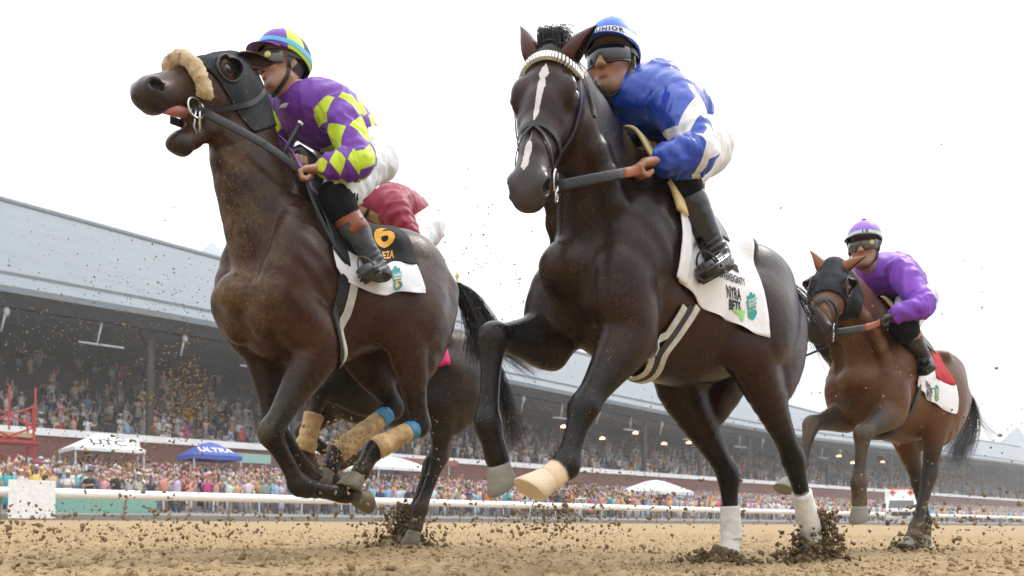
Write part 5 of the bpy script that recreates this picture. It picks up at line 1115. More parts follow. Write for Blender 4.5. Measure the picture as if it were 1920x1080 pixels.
# ------------------------------------------------------------------ clods
def clod_proto(seed):
    r = np.random.default_rng(seed); bm = bmesh.new(); bmesh.ops.create_icosphere(bm, subdivisions=1, radius=1); v = np.array([x.co[:] for x in bm.verts]); f = np.array([[y.index for y in x.verts] for x in bm.faces]); bm.free()
    return v*(1+.38*r.normal(size=(len(v), 1)))*r.uniform(.6, 1.1, 3), f
PROT = [clod_proto(i) for i in range(8)]
def clods(name, pos, size, mat, label, cat, seed):
    r = np.random.default_rng(seed); vs = []; fs = []; o = 0
    for p, s_ in zip(pos, size):
        v, f = PROT[r.integers(8)]; a = r.uniform(0, 6.28, 3); c1, s1, c2, s2 = math.cos(a[0]), math.sin(a[0]), math.cos(a[1]), math.sin(a[1])
        Rm = np.array([[c1, -s1, 0], [s1, c1, 0], [0, 0, 1]]) @ np.array([[1, 0, 0], [0, c2, -s2], [0, s2, c2]]); vs.append(v @ Rm.T*s_+p); fs.append(f+o); o += len(v)
    ob = link(name, mesh_np(name, np.concatenate(vs), faces4=np.concatenate(fs), mat=mat, smooth=False)); return tag(ob, label, cat, kind='stuff')
r_ = np.random.default_rng(21); pos = []; siz = []
for i in range(17000):
    y = 2.3+9*r_.uniform()**1.8; x = r_.uniform(-.75, .78)*y*1.0+r_.normal()*.2; s_ = min(.0025+.0036*r_.exponential(), .024)
    pos.append((x, y, ground_z(x, y)+s_*.3)); siz.append(s_)
clods('loose_clods', pos, siz, SOIL, 'crumbly tan dirt clods lying all over the raked track', 'dirt', 1)
pos = []; siz = []
def burst(c, n, spread, height, size, lean=(0, 0), floor=True, pw=1.6):
    for i in range(n):
        t = r_.uniform()**pw; a = r_.uniform(0, 6.28); rad = abs(r_.normal())*spread*(1-.55*t) if floor else abs(r_.normal())*spread
        p = np.array([c[0]+math.cos(a)*rad+lean[0]*t, c[1]+math.sin(a)*rad*.8+lean[1]*t, c[2]+height*t]); s_ = .8*size*r_.uniform(.35, 1)*(1-.35*t)*min(r_.exponential()+.35, 2.0); 
        if floor: p[2] = max(p[2], ground_z(p[0], p[1])+s_*.3)
        pos.append(p); siz.append(s_)
for (q, rad, hgt), (n, hh_, sp_) in zip(FOOT, ((2300, .26, .10), (900, .06, .11), (500, .13, .14), (2400, .30, .14))): burst((q[0], q[1], 0), n, sp_, hh_, .0125, lean=(.02, -.03))
clods('hoof_splash_dirt', pos, siz, CLOD, 'dark damp dirt thrown up around the landing hooves', 'dirt', 2)
pos = []; siz = []
def air(px, py, depth, n, spx, spz, size):                   # a cloud of small clods hanging about a spot of the air
    d = ray(px, py); c = CC+d*depth
    for i in range(int(n*(2.6 if size < .0045 else 1.5))):
        p = c+np.array([r_.normal()*spx, r_.normal()*spx*.8, r_.normal()*spz]); 
        if p[2] > .02: pos.append(p); siz.append(min(.62*size*(.35+.8*r_.exponential()), size*1.7))
for a in ((355, 735, 3.7, 160, .05, .07, .0055), (330, 760, 3.6, 260, .10, .13, .0042), (640, 830, 3.5, 120, .05, .05, .0045), (1180, 900, 5., 300, .5, .2, .0042), (265, 870, 3.5, 260, .15, .13, .0052), (60, 990, 3.3, 260, .22, .05, .006), (320, 985, 3.6, 160, .22, .05, .007), (700, 990, 4.6, 120, .18, .08, .008), (1060, 960, 4.2, 330, .16, .10, .0075), (980, 985, 4.4, 220, .25, .06, .007),
          (1240, 960, 5.0, 130, .25, .12, .008), (1780, 980, 5.2, 170, .28, .10, .010), (1800, 860, 5.4, 150, .35, .25, .006), (1650, 700, 4.6, 60, .5, .4, .004), (900, 450, 4.4, 150, .16, .28, .0032), (960, 560, 4.4, 90, .12, .22, .003), (250, 650, 4.6, 650, .45, .30, .0030), (100, 720, 5., 450, .4, .3, .0030), (300, 560, 4.4, 260, .4, .2, .0028),
          (1100, 840, 5.6, 650, .55, .22, .0033), (1000, 760, 5.6, 350, .5, .2, .003), (1400, 850, 6, 350, .5, .3, .0034), (1550, 950, 3.8, 60, .3, .12, .007), (620, 860, 3.7, 130, .12, .12, .0045), (830, 900, 4.2, 160, .25, .14, .0045), (450, 980, 3.7, 120, .2, .06, .006), (1740, 620, 5.2, 50, .4, .4, .0034), (880, 930, 3.4, 60, .3, .1, .006)):
    air(*a)
clods('flying_dirt', pos, siz, soil_mat('flying_clod', .85), 'specks and crumbs of dirt hanging in the air around the runners', 'dirt', 3)

# ------------------------------------------------------------------ rail
RN = 36.4; WHITE_P = plain('white_rail_plastic', (.8, .81, .82), .35, .5, var=.05, scale=1.5)
zt = z_at(20, 913, RN); zb = z_at(20, 932, RN); rz = (zt+zb)/2; rh = (zt-zb)/2
rail = empty('track_rail', track(40, RN)); tag(rail, 'long white outside rail running along the track before the crowd', 'rail')
def rel(o, root): o.parent = root; o.matrix_parent_inverse = Matrix.Translation(root.location).inverted(); return o
mb = MB(); mb.tube([track(s_, RN, rz) for s_ in np.arange(-30, 330, 6)], rh, 12); rel(mb.build('top_rail', WHITE_P, None, True), rail)
post_me = None; GALV = plain('weathered_steel_post', (.32, .25, .2), .6, .4)
for i, s_ in enumerate(np.arange(-8, 150, 4.6)):
    if post_me is None:
        mb = MB(); a = V*0; mb.tube([np.array(N_OUT)*.75+np.array([0, 0, 0]), np.array(N_OUT)*.70+ZZ*.45, np.array(N_OUT)*.45+ZZ*(rz-.22), np.array([0, 0, rz-rh*.6])], [.05, .05, .05, .045], 8); o = mb.build('post', GALV, None, True); post_me = o.data; o.location = track(s_, RN); rel(o, rail)
    else: o = link('post', post_me, None, track(s_, RN)); rel(o, rail)
# crowd fence behind the rail
fence = empty('crowd_fence', track(40, 38.2)); tag(fence, 'low grey wire fence between the rail and the front row of spectators', 'fence'); MESH_W = plain('galvanised_fence', (.5, .52, .53), .5, .5)
mb = MB(); mb.tube([track(s_, 38.2, 1.02) for s_ in np.arange(-20, 300, 8)], .035, 6); rel(mb.build('fence_rail', MESH_W, None, True), fence)
me_ = None
for s_ in np.arange(-6, 130, 2.3):
    if me_ is None: mb = MB(); mb.tube([(0, 0, 0), (0, 0, 1.02)], .035, 6); o = mb.build('fence_post', MESH_W, None, True); me_ = o.data; o.location = track(s_, 38.2)
    else: o = link('fence_post', me_, None, track(s_, 38.2))
    rel(o, fence)
# apron for the crowd
PAVE = plain('apron_concrete', (.28, .27, .26), .9, .3, bump=.2)
def strip_mesh(name, prof, s0, s1, mat, step=12, smooth=False):   # prof: (n, z) polyline swept along the stretch
    ss = np.arange(s0, s1+step, step); v = [track(s_, n_, z_) for s_ in ss for n_, z_ in prof]; k = len(prof)
    return mesh_np(name, v, faces=[(i*k+j, (i+1)*k+j, (i+1)*k+j+1, i*k+j+1) for i in range(len(ss)-1) for j in range(k-1)], mat=mat, smooth=smooth)
tag(link('apron', strip_mesh('apron', [(37.4, -.03), (37.4, .25), (39, .4), (48, 1.5), (50.6, 1.6)], -60, 420, PAVE)), kind='structure')
APZ = lambda n_: float(np.interp(n_, [37.4, 39, 48, 50.6], [.25, .4, 1.5, 1.6]))

# ------------------------------------------------------------------ grandstand
EN, RNn = 50., 72.
ev_ = [(-160, 519), (0, 545), (403, 612), (959, 720), (1270, 782), (1503, 822), (1912, 872)]; rv_ = [(-160, 333), (0, 376), (400, 485), (1091, 665), (1368, 735), (1600, 792), (1912, 838)]
es = np.array([at_n(p, EN) for p, q in ev_]); ez = np.array([z_at(p, q, EN) for p, q in ev_]); rs = np.array([at_n(p, RNn) for p, q in rv_]); rz_ = np.array([z_at(p, q, RNn) for p, q in rv_])
ZE = lambda s_: float(np.interp(s_, es, ez)); ZR = lambda s_: float(np.interp(s_, rs, rz_))
print('eave', np.round(es), np.round(ez, 1), 'ridge', np.round(rs), np.round(rz_, 1))
stand = empty('grandstand', track(40, 60)); tag(stand, 'long grandstand with pale slate roof and dark tiers packed with people', 'grandstand')
m, nt, b = new_mat('pale_slate_roof'); k = NT(nt); n1 = k.noise(.5, 6, .7, stretch=(1, 1, 3)); n2 = k.noise(3.5, 6, .75)
k.set(b, 'Base Color', k.mix(n2, k.mix(k.ramp(n1, [(.35, 0.), (.65, 1.)]), (.11, .132, .152), (.165, .192, .215)), (.20, .228, .25))); b.inputs['Roughness'].default_value = .75; ROOF = m
ss = np.arange(-40, 400, 8.0); v = []; mid = .93
for s_ in ss:
    ze, zr = ZE(s_), ZR(s_); v += [track(s_, EN, ze), track(s_, EN, ze+.35), track(s_, EN+2.6, ze+.35+(zr-ze)*.10), track(s_, EN+2.6, ze+.55+(zr-ze)*.10), track(s_, RNn, zr), track(s_, RNn+20, ze+2), track(s_, RNn+20, ze), track(s_, EN, ze)]
kk = 8; o = link('roof', mesh_np('roof', v, faces=[(i*kk+j, i*kk+j+1, (i+1)*kk+j+1, (i+1)*kk+j) for i in range(len(ss)-1) for j in range(kk-1)], mat=ROOF, smooth=False)); rel(o, stand); roof_o = o
mb = MB(); mb.tube([track(s_, RNn, ZR(s_)+.1) for s_ in ss], .28, 6); q_ = rel(mb.build('ridge_cap', plain('lead_ridge', (.2, .22, .25), .6), None, True), stand)
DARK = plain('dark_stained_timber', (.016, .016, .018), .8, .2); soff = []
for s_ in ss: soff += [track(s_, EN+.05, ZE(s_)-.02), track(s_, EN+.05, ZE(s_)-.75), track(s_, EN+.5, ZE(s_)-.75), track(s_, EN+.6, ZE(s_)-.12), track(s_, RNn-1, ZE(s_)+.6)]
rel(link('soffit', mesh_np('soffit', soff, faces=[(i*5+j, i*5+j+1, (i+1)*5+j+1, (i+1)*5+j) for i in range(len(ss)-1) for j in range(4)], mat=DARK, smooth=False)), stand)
BZ = z_at(0, 797, EN); print('balcony z', BZ)
mb_prof = [(EN+.3, BZ-.2), (EN+1.6, BZ-.9), (EN+1.6, BZ-.55)]; nn_ = EN+1.6; z_ = BZ-.55
for i in range(19): nn_ += .88; mb_prof.append((nn_, z_)); z_ += .40; mb_prof.append((nn_, z_))
TIERN, TIERZ = [p[0] for p in mb_prof], [p[1] for p in mb_prof]
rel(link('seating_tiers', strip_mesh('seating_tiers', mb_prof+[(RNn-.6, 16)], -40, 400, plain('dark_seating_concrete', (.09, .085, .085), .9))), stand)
m, nt, b = new_mat('brick_wall'); k = NT(nt); n2 = k.noise(1.2, 5, .6); n3 = k.noise(14, 4, .6)
k.set(b, 'Base Color', k.mix(k.m('MULTIPLY', n3, .6), k.mix(n2, (.16, .062, .05), (.23, .10, .082)), (.11, .05, .042))); b.inputs['Roughness'].default_value = .9; BRICKM = m
rel(link('front_wall', strip_mesh('front_wall', [(EN, 0), (EN, BZ-.25)], -40, 400, BRICKM)), stand)
mb = MB(); bz = (BZ+z_at(0, 811, EN))/2; bh = BZ-bz
for s_ in np.arange(-40, 260, 12): 
    a_ = track(s_, EN-.12, bz); b_ = track(s_+12, EN-.12, bz); mb.add([a_+Vector((0, 0, -bh)), b_+Vector((0, 0, -bh)), b_+Vector((0, 0, bh)), a_+Vector((0, 0, bh))]+[p+Vector(tuple(N_OUT*.4)) for p in (a_+Vector((0, 0, -bh)), b_+Vector((0, 0, -bh)), b_+Vector((0, 0, bh)), a_+Vector((0, 0, bh)))], [(0, 1, 2, 3), (3, 2, 6, 7), (0, 4, 5, 1), (4, 7, 6, 5)])
rel(mb.build('balcony_parapet', plain('white_paint', (.8, .8, .8), .6, var=.06, scale=1), None), stand)
col_me = {}
for i, s_ in enumerate(np.arange(-12.5, 190, 9.4)):
    mb = MB(); zz_ = ZE(s_); mb.box((0, 0, (zz_+BZ)/2-.3), (.36, .36, zz_-BZ), M=np.array([[U[0], V[0], 0], [U[1], V[1], 0], [0, 0, 1]])); mb.tube([(0, 0, zz_-2.2), tuple(N_OUT*2.2+ZZ*(zz_-.3))], .12, 6); o = mb.build('column', plain('dark_brown_column', (.03, .025, .024), .7), None); o.location = track(s_, EN+1.0); rel(o, stand)
BRK = plain('pale_metal_bracket', (.35, .37, .4), .5)
for i, s_ in enumerate(np.arange(-6, 110, 4.7)):
    mb = MB(); zz_ = ZE(s_)-.8; mb.tube([(0, 0, 0), tuple(ZZ*-1.3-S_AL*.25)], .06, 6); 
    if i % 2 == 0: mb.tube([tuple(ZZ*-1.3-S_AL*1.2), tuple(ZZ*-1.3+S_AL*1.2)], .07, 6)
    else: mb.ell(tuple(ZZ*-.2), (.16, .16, .3), 8, 6)
    o = mb.build('loudspeaker_bracket', BRK, None, True); o.location = track(s_, EN+.25, zz_); rel(o, stand)
m, nt, b = new_mat('warm_lamp'); b.inputs['Emission Color'].default_value = (1, .55, .25, 1); b.inputs['Emission Strength'].default_value = 6; b.inputs['Base Color'].default_value = (.8, .6, .4, 1); LAMP = m
for px, py in ((1598, 868), (1655, 866), (1572, 855), (1618, 862), (1128, 822), (1190, 812), (1244, 832), (1290, 830), (1055, 800)):
    mb = MB(); mb.box((0, 0, 0), (.5, .5, .14)); mb.box((0, 0, .1), (.3, .3, .1)); o = mb.build('ceiling_lamp', LAMP, None); o.location = track(at_n(px, EN+6), EN+6, z_at(px, py, EN+6)); rel(o, stand)
# gables and cupolas above the roof
TENTW = plain('white_canvas', (.78, .79, .8), .8, .3, var=.04); PALE = plain('pale_cupola_slate', (.40, .44, .48), .8)
def cupola(px, py, n_, wd, name, label, mat, spire=False):
    zt_ = z_at(px, py, n_); s_ = at_n(px, n_); root = empty(name, track(s_, n_, 0)); M = np.array([[U[0], V[0], 0], [U[1], V[1], 0], [0, 0, 1]]); h_ = wd*.55; base = [M @ np.array([x*wd/2, y*wd/2, zt_-h_]) for x, y in ((-1, -1), (1, -1), (1, 1), (-1, 1))]; mid_ = [M @ np.array([x*wd*.22, y*wd*.22, zt_-h_*.55]) for x, y in ((-1, -1), (1, -1), (1, 1), (-1, 1))]
    mb = MB(); mb.add(base+mid_+[np.array([0, 0, zt_])], [(0, 1, 5, 4), (1, 2, 6, 5), (2, 3, 7, 6), (3, 0, 4, 7), (4, 5, 8), (5, 6, 8), (6, 7, 8), (7, 4, 8)]); mb.build('roof', mat, root)
    mb = MB(); mb.box((0, 0, (zt_-h_)/2-.01), (wd*.9, wd*.9, zt_-h_), M=M); mb.build('tower', mat, root)
    if spire: mb = MB(); mb.tube([(0, 0, zt_-.2), (0, 0, zt_+.5), (0, 0, zt_+.7), (0, 0, zt_+1.6)], [.12, .1, .3, .03], 8); mb.build('finial', plain('gilt_finial', (.6, .42, .12), .4, .5, .6), root, True)
    tag(root, label, 'tower'); return root
cupola(392, 452, 78, 5.2, 'roof_cupola', 'small pale pyramid roof above the ridge beside the brown horse', PALE)
cupola(853, 530, 74, 3.4, 'roof_cupola', 'slim pale turret with gilt finial above the brown horse tail', PALE, True)
cupola(1906, 800, 74, 16, 'roof_cupola', 'big pale pyramid roof at the far right end of the stand', PALE)

# ------------------------------------------------------------------ tents, hoardings, tower, ambulance
MT = np.array([[U[0], V[0], 0], [U[1], V[1], 0], [0, 0, 1]])
def tent(px, py, n_, wd, hgt, eave, mat, label, text=None, tmat=None, name='canopy_tent', tsize=.6):
    zt_ = z_at(px, py, n_); s_ = at_n(px, n_); g0 = APZ(n_); root = empty(name, track(s_, n_, g0)); zt_ -= g0; ze_ = zt_-hgt; w2 = wd/2
    c = [(-1, -1), (1, -1), (1, 1), (-1, 1)]; top = [MT @ np.array([x*.12*wd, y*.12*wd, zt_-hgt*.12]) for x, y in c]; b1 = [MT @ np.array([x*w2, y*w2, ze_]) for x, y in c]; b2 = [p-ZZ*eave for p in b1]
    mb = MB(); mb.add(b2+b1+top+[np.array([0, 0, zt_])], [(0, 1, 5, 4), (1, 2, 6, 5), (2, 3, 7, 6), (3, 0, 4, 7), (4, 5, 9, 8), (5, 6, 10, 9), (6, 7, 11, 10), (7, 4, 8, 11), (8, 9, 12), (9, 10, 12), (10, 11, 12), (11, 8, 12)]); ca = mb.build('canopy', mat, root)
    for x, y in c: p = MT @ np.array([x*w2*.96, y*w2*.96, 0]); MB().tube([p, p+ZZ*(ze_-.05)], .045, 6).build('leg', MESH_W, root)
    if text:
        vv, f = text_flat(text, tsize, .012); f0 = MT @ np.array([0, w2, 0])   # the slope that faces the track
        a0 = np.array([0, 0, zt_-hgt*.12])+MT @ np.array([0, .12*wd, 0]); a1 = np.array([0, 0, ze_])+MT @ np.array([0, w2, 0]); dn = a1-a0; nrm = unit(np.cross(MT @ np.array([1., 0, 0]), dn)); nrm = nrm if nrm @ V > 0 else -nrm; L = np.linalg.norm(dn)
        P = [a0+dn*(.60-y/L)+(-U)*x+nrm*.02 for x, y, _ in vv]; link('lettering', mesh_np('lettering', P, faces=f, mat=tmat, smooth=False), ca)
    tag(root, label, 'tent'); return root
tent(190, 813, 45, 3.3, .85, .18, TENTW, 'white peaked canopy with dark lettering behind the crowd by the brick wall', 'UTC', INK, tsize=.85)
BLUT = plain('royal_blue_canvas', (.05, .09, .38), .7)
tent(391, 829, 45, 2.7, .80, .25, BLUT, 'royal blue peaked canopy with white lettering behind the crowd', 'ULTRA', PAPER, tsize=.62)
tent(728, 856, 44, 4.2, .8, .2, TENTW, 'plain white canopy seen below the brown horse belly'); tent(1228, 900, 43, 4.6, 1.0, .3, TENTW, 'plain white canopy beyond the dark horse hind legs')
def panel(px, py, n_, wd, hgt, mat, name, label, cat, z0=None, ang=0):
    s_ = at_n(px, n_); g = APZ(n_) if n_ > 37.4 else 0; root = empty(name, track(s_, n_, g)); zt_ = z_at(px, py, n_)-g
    mb = MB(); mb.box((0, 0, zt_-hgt/2), (wd, .1, hgt), M=MT); mb.build('board', mat, root); mb = MB()
    for x in (-.42, .42): mb.tube([MT @ np.array([x*wd, -.1, 0]), MT @ np.array([x*wd, -.1, zt_-.05])], .04, 6)
    mb.build('support', MESH_W, root); tag(root, label, cat); return root
BOARD = plain('white_board', (.78, .79, .8), .6)
panel(60, 900, 35.9, 1.6, 1.5, BOARD, 'sign_board', 'blank white board standing before the rail at the far left', 'board')
panel(247, 822, 46, .75, .65, BOARD, 'sign_board', 'small white box sign right of the white lettered canopy', 'board')
panel(458, 850, 46, 3.2, .55, plain('pale_green_hoarding', (.28, .48, .42), .7), 'hoarding', 'pale green hoarding beside the royal blue canopy', 'hoarding')
panel(200, 935, 38.0, 4.2, .65, plain('teal_banner', (.20, .42, .36), .8), 'hoarding', 'teal banner hung low under the rail near the white board', 'hoarding')
panel(760, 858, 46, 9, .35, plain('dull_brick_red_hoarding', (.3, .12, .1), .8), 'hoarding', 'dull red hoarding strip behind the plain white canopy', 'hoarding')
REDM = plain('red_steel', (.42, .03, .025), .5); tw = empty('camera_tower', track(at_n(10, 45), 45, APZ(45))); tag(tw, 'red steel lattice tower with platform at the far left edge', 'tower')
for x, y in ((-1, -1), (1, -1), (1, 1), (-1, 1)): MB().tube([MT @ np.array([x*1.1, y*.7, 0]), MT @ np.array([x*1.0, y*.7, 4.2])], .06, 6).build('leg', REDM, tw)
for i in range(4):
    for sg in (-1, 1): MB().tube([MT @ np.array([-1.05*sg, .7, .3+i]), MT @ np.array([1.05*sg, .7, 1.3+i])], .045, 6).build('brace', REDM, tw)
mb = MB(); mb.box((0, 0, 2.55), (2.6, 1.8, .12), M=MT); mb.build('platform', REDM, tw); mb = MB(); mb.box((0, 0, 2.9), (2.2, 1.4, .22), M=MT); mb.build('roof_slat', plain('tan_awning', (.5, .33, .2), .8), tw)
for sg in (-.9, 0, .9): MB().tube([MT @ np.array([-sg*1.2, .75, 3.1]), MT @ np.array([-sg*1.2, .75, 5.2])], .05, 6).build('mast', REDM, tw)

def ambulance():
    n_ = 26.; px = 1690; s_ = at_n(px, n_); p = track(s_, n_); f = unit(np.array([-p.x, -p.y, 0])*.75+U*.25); l = np.array([-f[1], f[0], 0]); root = empty('ambulance', p, 0); tag(root, 'white ambulance with red crosses parked on the track in the dusty distance', 'ambulance'); M = np.stack([f, l, ZZ], 1)
    Wm = plain('white_vehicle_paint', (.8, .8, .8), .3, .5, coat=.3); GL = plain('windscreen_glass', (.03, .035, .04), .08, .6, var=0); RED = plain('red_cross_paint', (.5, .02, .02), .4); DK = plain('grille_black', (.02, .02, .02), .5)
    prof = [(2.6, .55), (2.6, 1.15), (1.7, 1.3), (1.05, 1.95), (-.2, 2.02), (-.2, .55)]
    mb = MB(); mb.prism([(x, z) for x, z in prof], M @ np.array([0, 1.0, 0]), f, ZZ, -l*2.0); mb.build('cab', Wm, root)
    mb = MB(); mb.box(M @ np.array([-2.3, 0, 1.75]), (4.3, 2.3, 2.3), M=M); bx = mb.build('box_body', Wm, root)
    mb = MB(); a = [M @ np.array(q) for q in ((1.72, .88, 1.34), (1.72, -.88, 1.34), (1.10, -.82, 1.90), (1.10, .82, 1.90))]; up_ = M @ np.array([.02, 0, .02]); mb.add([q+up_ for q in a], [(0, 1, 2, 3)]); mb.build('windscreen', GL, root)
    for y in (-.62, .0, .62):
        if y: 
            mb = MB(); c0 = M @ np.array([-.14, y, 2.52]); mb.box(c0, (.02, .42, .14), M=M); mb.box(c0+f*.003, (.02, .14, .42), M=M); mb.build('red_cross', RED, bx)
    mb = MB(); mb.box(M @ np.array([-.14, 0, 2.84]), (.06, 1.6, .10), M=M); mb.build('light_bar', RED, bx)
    mb = MB(); mb.box(M @ np.array([2.62, 0, .88]), (.06, 1.3, .3), M=M); mb.build('grille', DK, root); mb = MB(); mb.box(M @ np.array([2.7, 0, .52]), (.2, 2.05, .22), M=M); mb.build('bumper', plain('bumper_grey', (.45, .45, .45), .4), root)
    for y in (-.82, .82): mb = MB(); mb.box(M @ np.array([2.62, y, .92]), (.06, .28, .24), M=M); mb.build('headlight', METAL, root)
    for x in (1.6, -3.1):
        for y in (-.95, .95): mb = MB(); mb.tube([M @ np.array([x, y-.12, .42]), M @ np.array([x, y+.12, .42])], .42, 18); w_ = mb.build('wheel', DK, root, True); mb = MB(); mb.tube([M @ np.array([x, y+math.copysign(.121, y), .42]), M @ np.array([x, y+math.copysign(.13, y), .42])], .24, 14); mb.build('rim', METAL, w_, True)
    for y in (-1.15, 1.15): mb = MB(); mb.box(M @ np.array([1.3, y, 1.5]), (.1, .22, .34), M=M); mb.build('wing_mirror', DK, root)
ambulance()

# ------------------------------------------------------------------ spectators
def person_mats():
    m, nt, b = new_mat('spectator_top'); k = NT(nt); oi = nt.nodes.new('ShaderNodeObjectInfo'); k.set(b, 'Base Color', k.mix(k.m('MULTIPLY', k.noise(14, 3), .35), oi.outputs['Color'], (.02, .02, .02))); b.inputs['Roughness'].default_value = .85; top = m
    def rnd(name, stops, off):
        m, nt, b = new_mat(name); k = NT(nt); oi = nt.nodes.new('ShaderNodeObjectInfo'); f = k.m('FRACT', k.m('MULTIPLY_ADD', oi.outputs['Random'], 7.31, off)); k.set(b, 'Base Color', k.ramp(f, stops)); b.inputs['Roughness'].default_value = .7; return m
    return [top, rnd('spectator_skin', [(0, (.50, .29, .20)), (.6, (.42, .23, .15)), (.85, (.24, .12, .07)), (1, (.10, .05, .03))], .1), rnd('spectator_trousers', [(0, (.03, .035, .06)), (.35, (.30, .28, .26)), (.6, (.06, .08, .14)), (.8, (.6, .6, .62)), (1, (.25, .18, .12))], .37), rnd('spectator_hair', [(0, (.02, .014, .01)), (.4, (.06, .03, .015)), (.7, (.25, .15, .06)), (.85, (.6, .6, .6)), (1, (.08, .05, .03))], .71)]
PM = person_mats()
def person_data(pose, dress=False, hat=0, lo=False):
    r = np.random.default_rng(pose*13+hat); n1, n2 = (10, 8) if not lo else (6, 5); mb = MB(); W_ = .185
    if dress: mb.tube([(0, 0, .25), (0, 0, .6), (0, 0, 1.0), (.01, 0, 1.25), (.0, 0, 1.42)], [.27, .22, .15, .17, .12], n1, 0, flat=.72, side=(1, 0, 0))
    else:
        for sg in (-1, 1): mb.tube([(.09*sg, 0, 0), (.09*sg, 0, .48), (.08*sg, .01, .92)], [.055, .065, .09], n2, 2)
        mb.tube([(0, 0, .86), (0, 0, 1.05), (0, .01, 1.28), (0, 0, 1.44)], [.165, .16, .19, .10], n1, 0, flat=.62, side=(1, 0, 0))
    mb.tube([(0, 0, 1.42), (0, .01, 1.54)], .05, n2, 1); mb.ell((0, .015, 1.63), (.078, .095, .115), n1, n2, 1); mb.ell((0, -.018, 1.665), (.086, .094, .10), n1, n2, 3)
    if dress: mb.ell((0, -.05, 1.55), (.085, .05, .14), n2, 5, 3)
    if hat == 1: mb.tube([(0, 0, 1.68), (0, 0, 1.70)], [.2, .19], 14, 0); mb.tube([(0, 0, 1.70), (0, 0, 1.80)], [.1, .085], 10, 0)
    if hat == 2: mb.ell((0, 0, 1.69), (.09, .1, .075), n1, 5, 0); mb.tube([(0, .08, 1.68), (0, .19, 1.67)], [.075, .06], 8, 0, flat=.2, side=(1, 0, 0))
    arms = {0: ((.24, .0, 1.12), (.25, .1, .9)), 1: ((.25, .2, 1.25), (.1, .38, 1.45)), 2: ((.28, .08, 1.62), (.22, .16, 1.9)), 3: ((.26, .05, 1.15), (.05, .2, 1.1)), 4: ((.26, .15, 1.18), (.14, .36, 1.12))}
    pa = {0: (0, 0), 1: (1, 1), 2: (2, 0), 3: (3, 3), 4: (2, 2), 5: (1, 0), 6: (4, 4), 7: (0, 2)}[pose]
    for sg, a in zip((-1, 1), pa):
        e_, h_ = arms[a]; mb.tube([(sg*.175, 0, 1.38), (sg*e_[0], e_[1], e_[2])], [.06, .048], n2, 0); mb.tube([(sg*e_[0], e_[1], e_[2]), (sg*h_[0], h_[1], h_[2])], [.045, .034], n2, 1 if pose % 2 else 0); mb.ell((sg*h_[0], h_[1], h_[2]), (.04, .045, .05), 6, 5, 1)
        if a in (1, 2) and sg > 0: mb.box((sg*h_[0]*.8, h_[1]+.04, h_[2]+.06), (.08, .012, .15), 3)
    return mb
PP = []
for i in range(8):
    mb = person_data(i, dress=(i in (3, 6)), hat=(0, 2, 0, 1, 0, 1, 0, 2)[i]); o = mb.build('person', PM, None, True); PP.append(o.data); bpy.data.objects.remove(o)
COLS = [('white', (.72, .72, .72)), ('pale pink', (.72, .42, .40)), ('light blue', (.30, .46, .70)), ('black', (.02, .02, .022)), ('peach', (.70, .40, .26)), ('navy', (.03, .05, .14)), ('cream', (.70, .60, .44)), ('teal', (.06, .42, .46)), ('red', (.5, .05, .05)), ('orange', (.80, .22, .03)), ('magenta', (.7, .06, .3)), ('yellow', (.78, .62, .18)), ('grey', (.3, .31, .33)), ('lilac', (.45, .34, .62))]
CP = np.array([.24, .17, .10, .08, .11, .05, .09, .03, .02, .015, .02, .025, .03, .02]); CP /= CP.sum(); rc = np.random.default_rng(77)
cand = []
for i in range(13):
    n_ = 38.75+.72*i
    for s_ in np.arange(0, 210, .58): cand.append((s_+rc.uniform(-.2, .2)+.29*(i % 2), n_+rc.uniform(-.16, .16), i))
def vis(s_, n_):
    p = track(s_, n_); return p.y > 5 and -1.0 < p.x/p.y*F_PX/960 < 1.03
cand = [c for c in cand if vis(c[0], c[1])]; cand.sort(key=lambda c: (c[0]*.9+c[2]*5)); near = cand[:300]; rest = cand[300:]
fac = YAW-math.pi/2
face_yaw = math.atan2(V[1], V[0])-math.pi/2                 # facing the track
for q, (s_, n_, i) in enumerate(near):
    c = rc.choice(len(COLS), p=CP); k_ = rc.integers(8); o = link('person', PP[k_], None, track(s_, n_, APZ(n_))); o.rotation_euler = (0, 0, face_yaw-.35+rc.normal()*.35); h_ = rc.uniform(.92, 1.07); o.scale = (h_*1.05, h_*1.05, h_)
    o.color = (*[x*rc.uniform(.8, 1.15) for x in COLS[c][1]], 1)
    px_ = 960+F_PX*o.location.x/o.location.y; hat_ = (0, 2, 0, 1, 0, 1, 0, 2)[k_]; dress = 'dress' if k_ in (3, 6) else 'top'
    pose_ = ('with arms down', 'raising a phone', 'one arm raised', 'with hands clasped', 'both arms raised', 'lifting one hand', 'reaching forward', 'one arm high')[k_]
    row_ = ('front row', 'second row', 'third row', 'fourth row', 'fifth row')[i] if i < 5 else 'rear rows'
    reg = next(t for lim, t in ((28, 'at the far left edge'), (96, 'by the white board'), (150, 'left of the lettered canopy'), (235, 'under the lettered canopy'), (345, 'between the two canopies'), (435, 'under the blue canopy'), (520, 'right of the blue canopy'), (640, 'below the folded forelegs'), (720, 'below the tan leg boots'), (800, 'by the planted black hind leg'), (900, 'left of the grey forehoof'), (1000, 'by the grey forehoof'), (5000, 'right of the pale forehoof')) if px_ < lim)
    lb = 'spectator in %s %s%s, %s, %s %s' % (COLS[c][0], dress, ('', ' and hat', ' and cap')[hat_], pose_, row_, reg)
    if len(lb.split()) > 16: lb = lb.replace('spectator in ', '').replace('with ', '').replace(' the ', ' ')
    tag(o, lb, 'person', 'spectators on the apron')
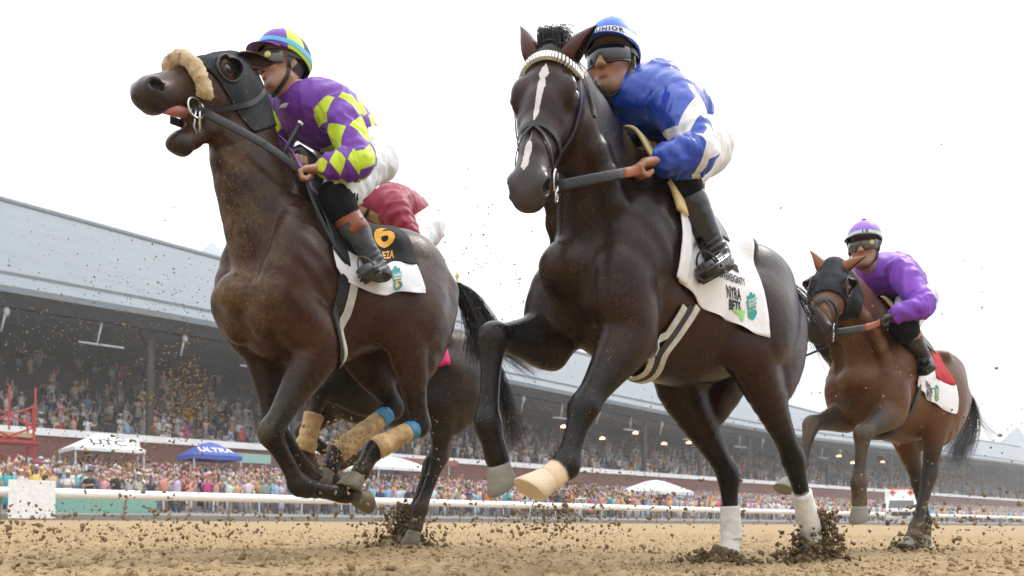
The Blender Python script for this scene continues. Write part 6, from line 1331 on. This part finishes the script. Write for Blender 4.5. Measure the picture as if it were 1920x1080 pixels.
# far and seated crowds that read as one mass
def crowd_mass(name, places, label, scale_fn, cols, probs, seed, dim=1.0):
    r = np.random.default_rng(seed); protos = []
    for i in range(8):
        mb = person_data(i, dress=(i in (3, 6)), hat=(0, 2, 0, 1, 0, 1, 0, 2)[i], lo=True); tri = []; mi = []
        for f, m_ in zip(mb.f, mb.mi):
            for a in range(1, len(f)-1): tri.append((f[0], f[a], f[a+1])); mi.append(m_)
        v = np.array(mb.v); vm = np.zeros(len(v), int); 
        for t, m_ in zip(tri, mi): vm[list(t)] = m_
        protos.append((v, np.array(tri), vm))
    vs, fs, cs, o = [], [], [], 0; skin = np.array([(.5, .29, .2), (.42, .23, .15), (.2, .1, .06)]); hair = np.array([(.02, .014, .01), (.1, .05, .02), (.45, .42, .4)]); tro = np.array([(.03, .035, .06), (.3, .28, .26), (.5, .5, .52)])
    for (s_, n_, z_, yaw_, sit) in places:
        v, f, vm = protos[r.integers(8)]; c, s2 = math.cos(yaw_), math.sin(yaw_); h_ = r.uniform(.92, 1.06); w_ = v*h_
        if sit: w_ = w_.copy(); w_[:, 2] = np.maximum(w_[:, 2]-.42, w_[:, 2]*.25)
        p = track(s_, n_, z_); vs.append(np.stack([w_[:, 0]*c-w_[:, 1]*s2+p.x, w_[:, 0]*s2+w_[:, 1]*c+p.y, w_[:, 2]+p.z], 1)); fs.append(f+o); o += len(v)
        tc_ = np.array(cols[r.choice(len(cols), p=probs)][1])*r.uniform(.8, 1.15); pal = np.stack([tc_, skin[r.choice(3, p=[.6, .3, .1])], tro[r.integers(3)], hair[r.choice(3, p=[.5, .35, .15])]])*dim; cs.append(pal[vm])
    me = mesh_np(name, np.concatenate(vs), faces4=np.concatenate(fs), mat=CROWD_M); set_col(me, np.concatenate(cs)); return tag(link(name, me), label, 'crowd', kind='stuff')
m, nt, b = new_mat('crowd_colours'); k = NT(nt); k.set(b, 'Base Color', k.attr('Col')); b.inputs['Roughness'].default_value = .85; CROWD_M = m
rest = [c for c in rest if rc.uniform() < (1 if c[0] < 80 else .6)]
crowd_mass('apron_crowd', [(s_, n_, APZ(n_), face_yaw+rc.normal()*.4, False) for s_, n_, i in rest], 'distant packed crowd standing on the apron below the stand', None, COLS, CP, 5)
pl = []
for j in range(3, len(TIERN)-1, 2):
    for s_ in np.arange(-6, 190, .72):
        if rc.uniform() < (.75 if j < 12 else .5 if j < 20 else .12): pl.append((s_+rc.uniform(-.2, .2), TIERN[j]+.45, TIERZ[j], face_yaw+rc.normal()*.3, rc.uniform() < .45))
pl = [q for q in pl if vis(q[0], q[1])]; print('stand crowd', len(pl), 'apron', len(rest))
cp2 = CP*.45; cp2[0] += .30; cp2[3] += .18; cp2[12] += .16; cp2[6] += .1; cp2[5] += .06; cp2 /= cp2.sum()
crowd_mass('stand_crowd', pl, 'mass of people on the shaded tiers of the grandstand', None, COLS, cp2, 6, .9)
# ------------------------------------------------------------------ dusty air
mb = MB(); mb.box((60, 170, 14), (620, 700, 31)); hz_o = mb.build('haze', None, None); tag(hz_o, 'pale dusty haze hanging over the track and stands', 'haze', kind='stuff')
m = bpy.data.materials.new('dusty_air'); m.use_nodes = True; nt = m.node_tree; nt.nodes.clear(); o_ = nt.nodes.new('ShaderNodeOutputMaterial'); pv = nt.nodes.new('ShaderNodeVolumePrincipled')
pv.inputs['Color'].default_value = (.97, .965, .95, 1); pv.inputs['Density'].default_value = .0014; pv.inputs['Anisotropy'].default_value = .2; nt.links.new(pv.outputs[0], o_.inputs['Volume']); hz_o.data.materials.append(m)
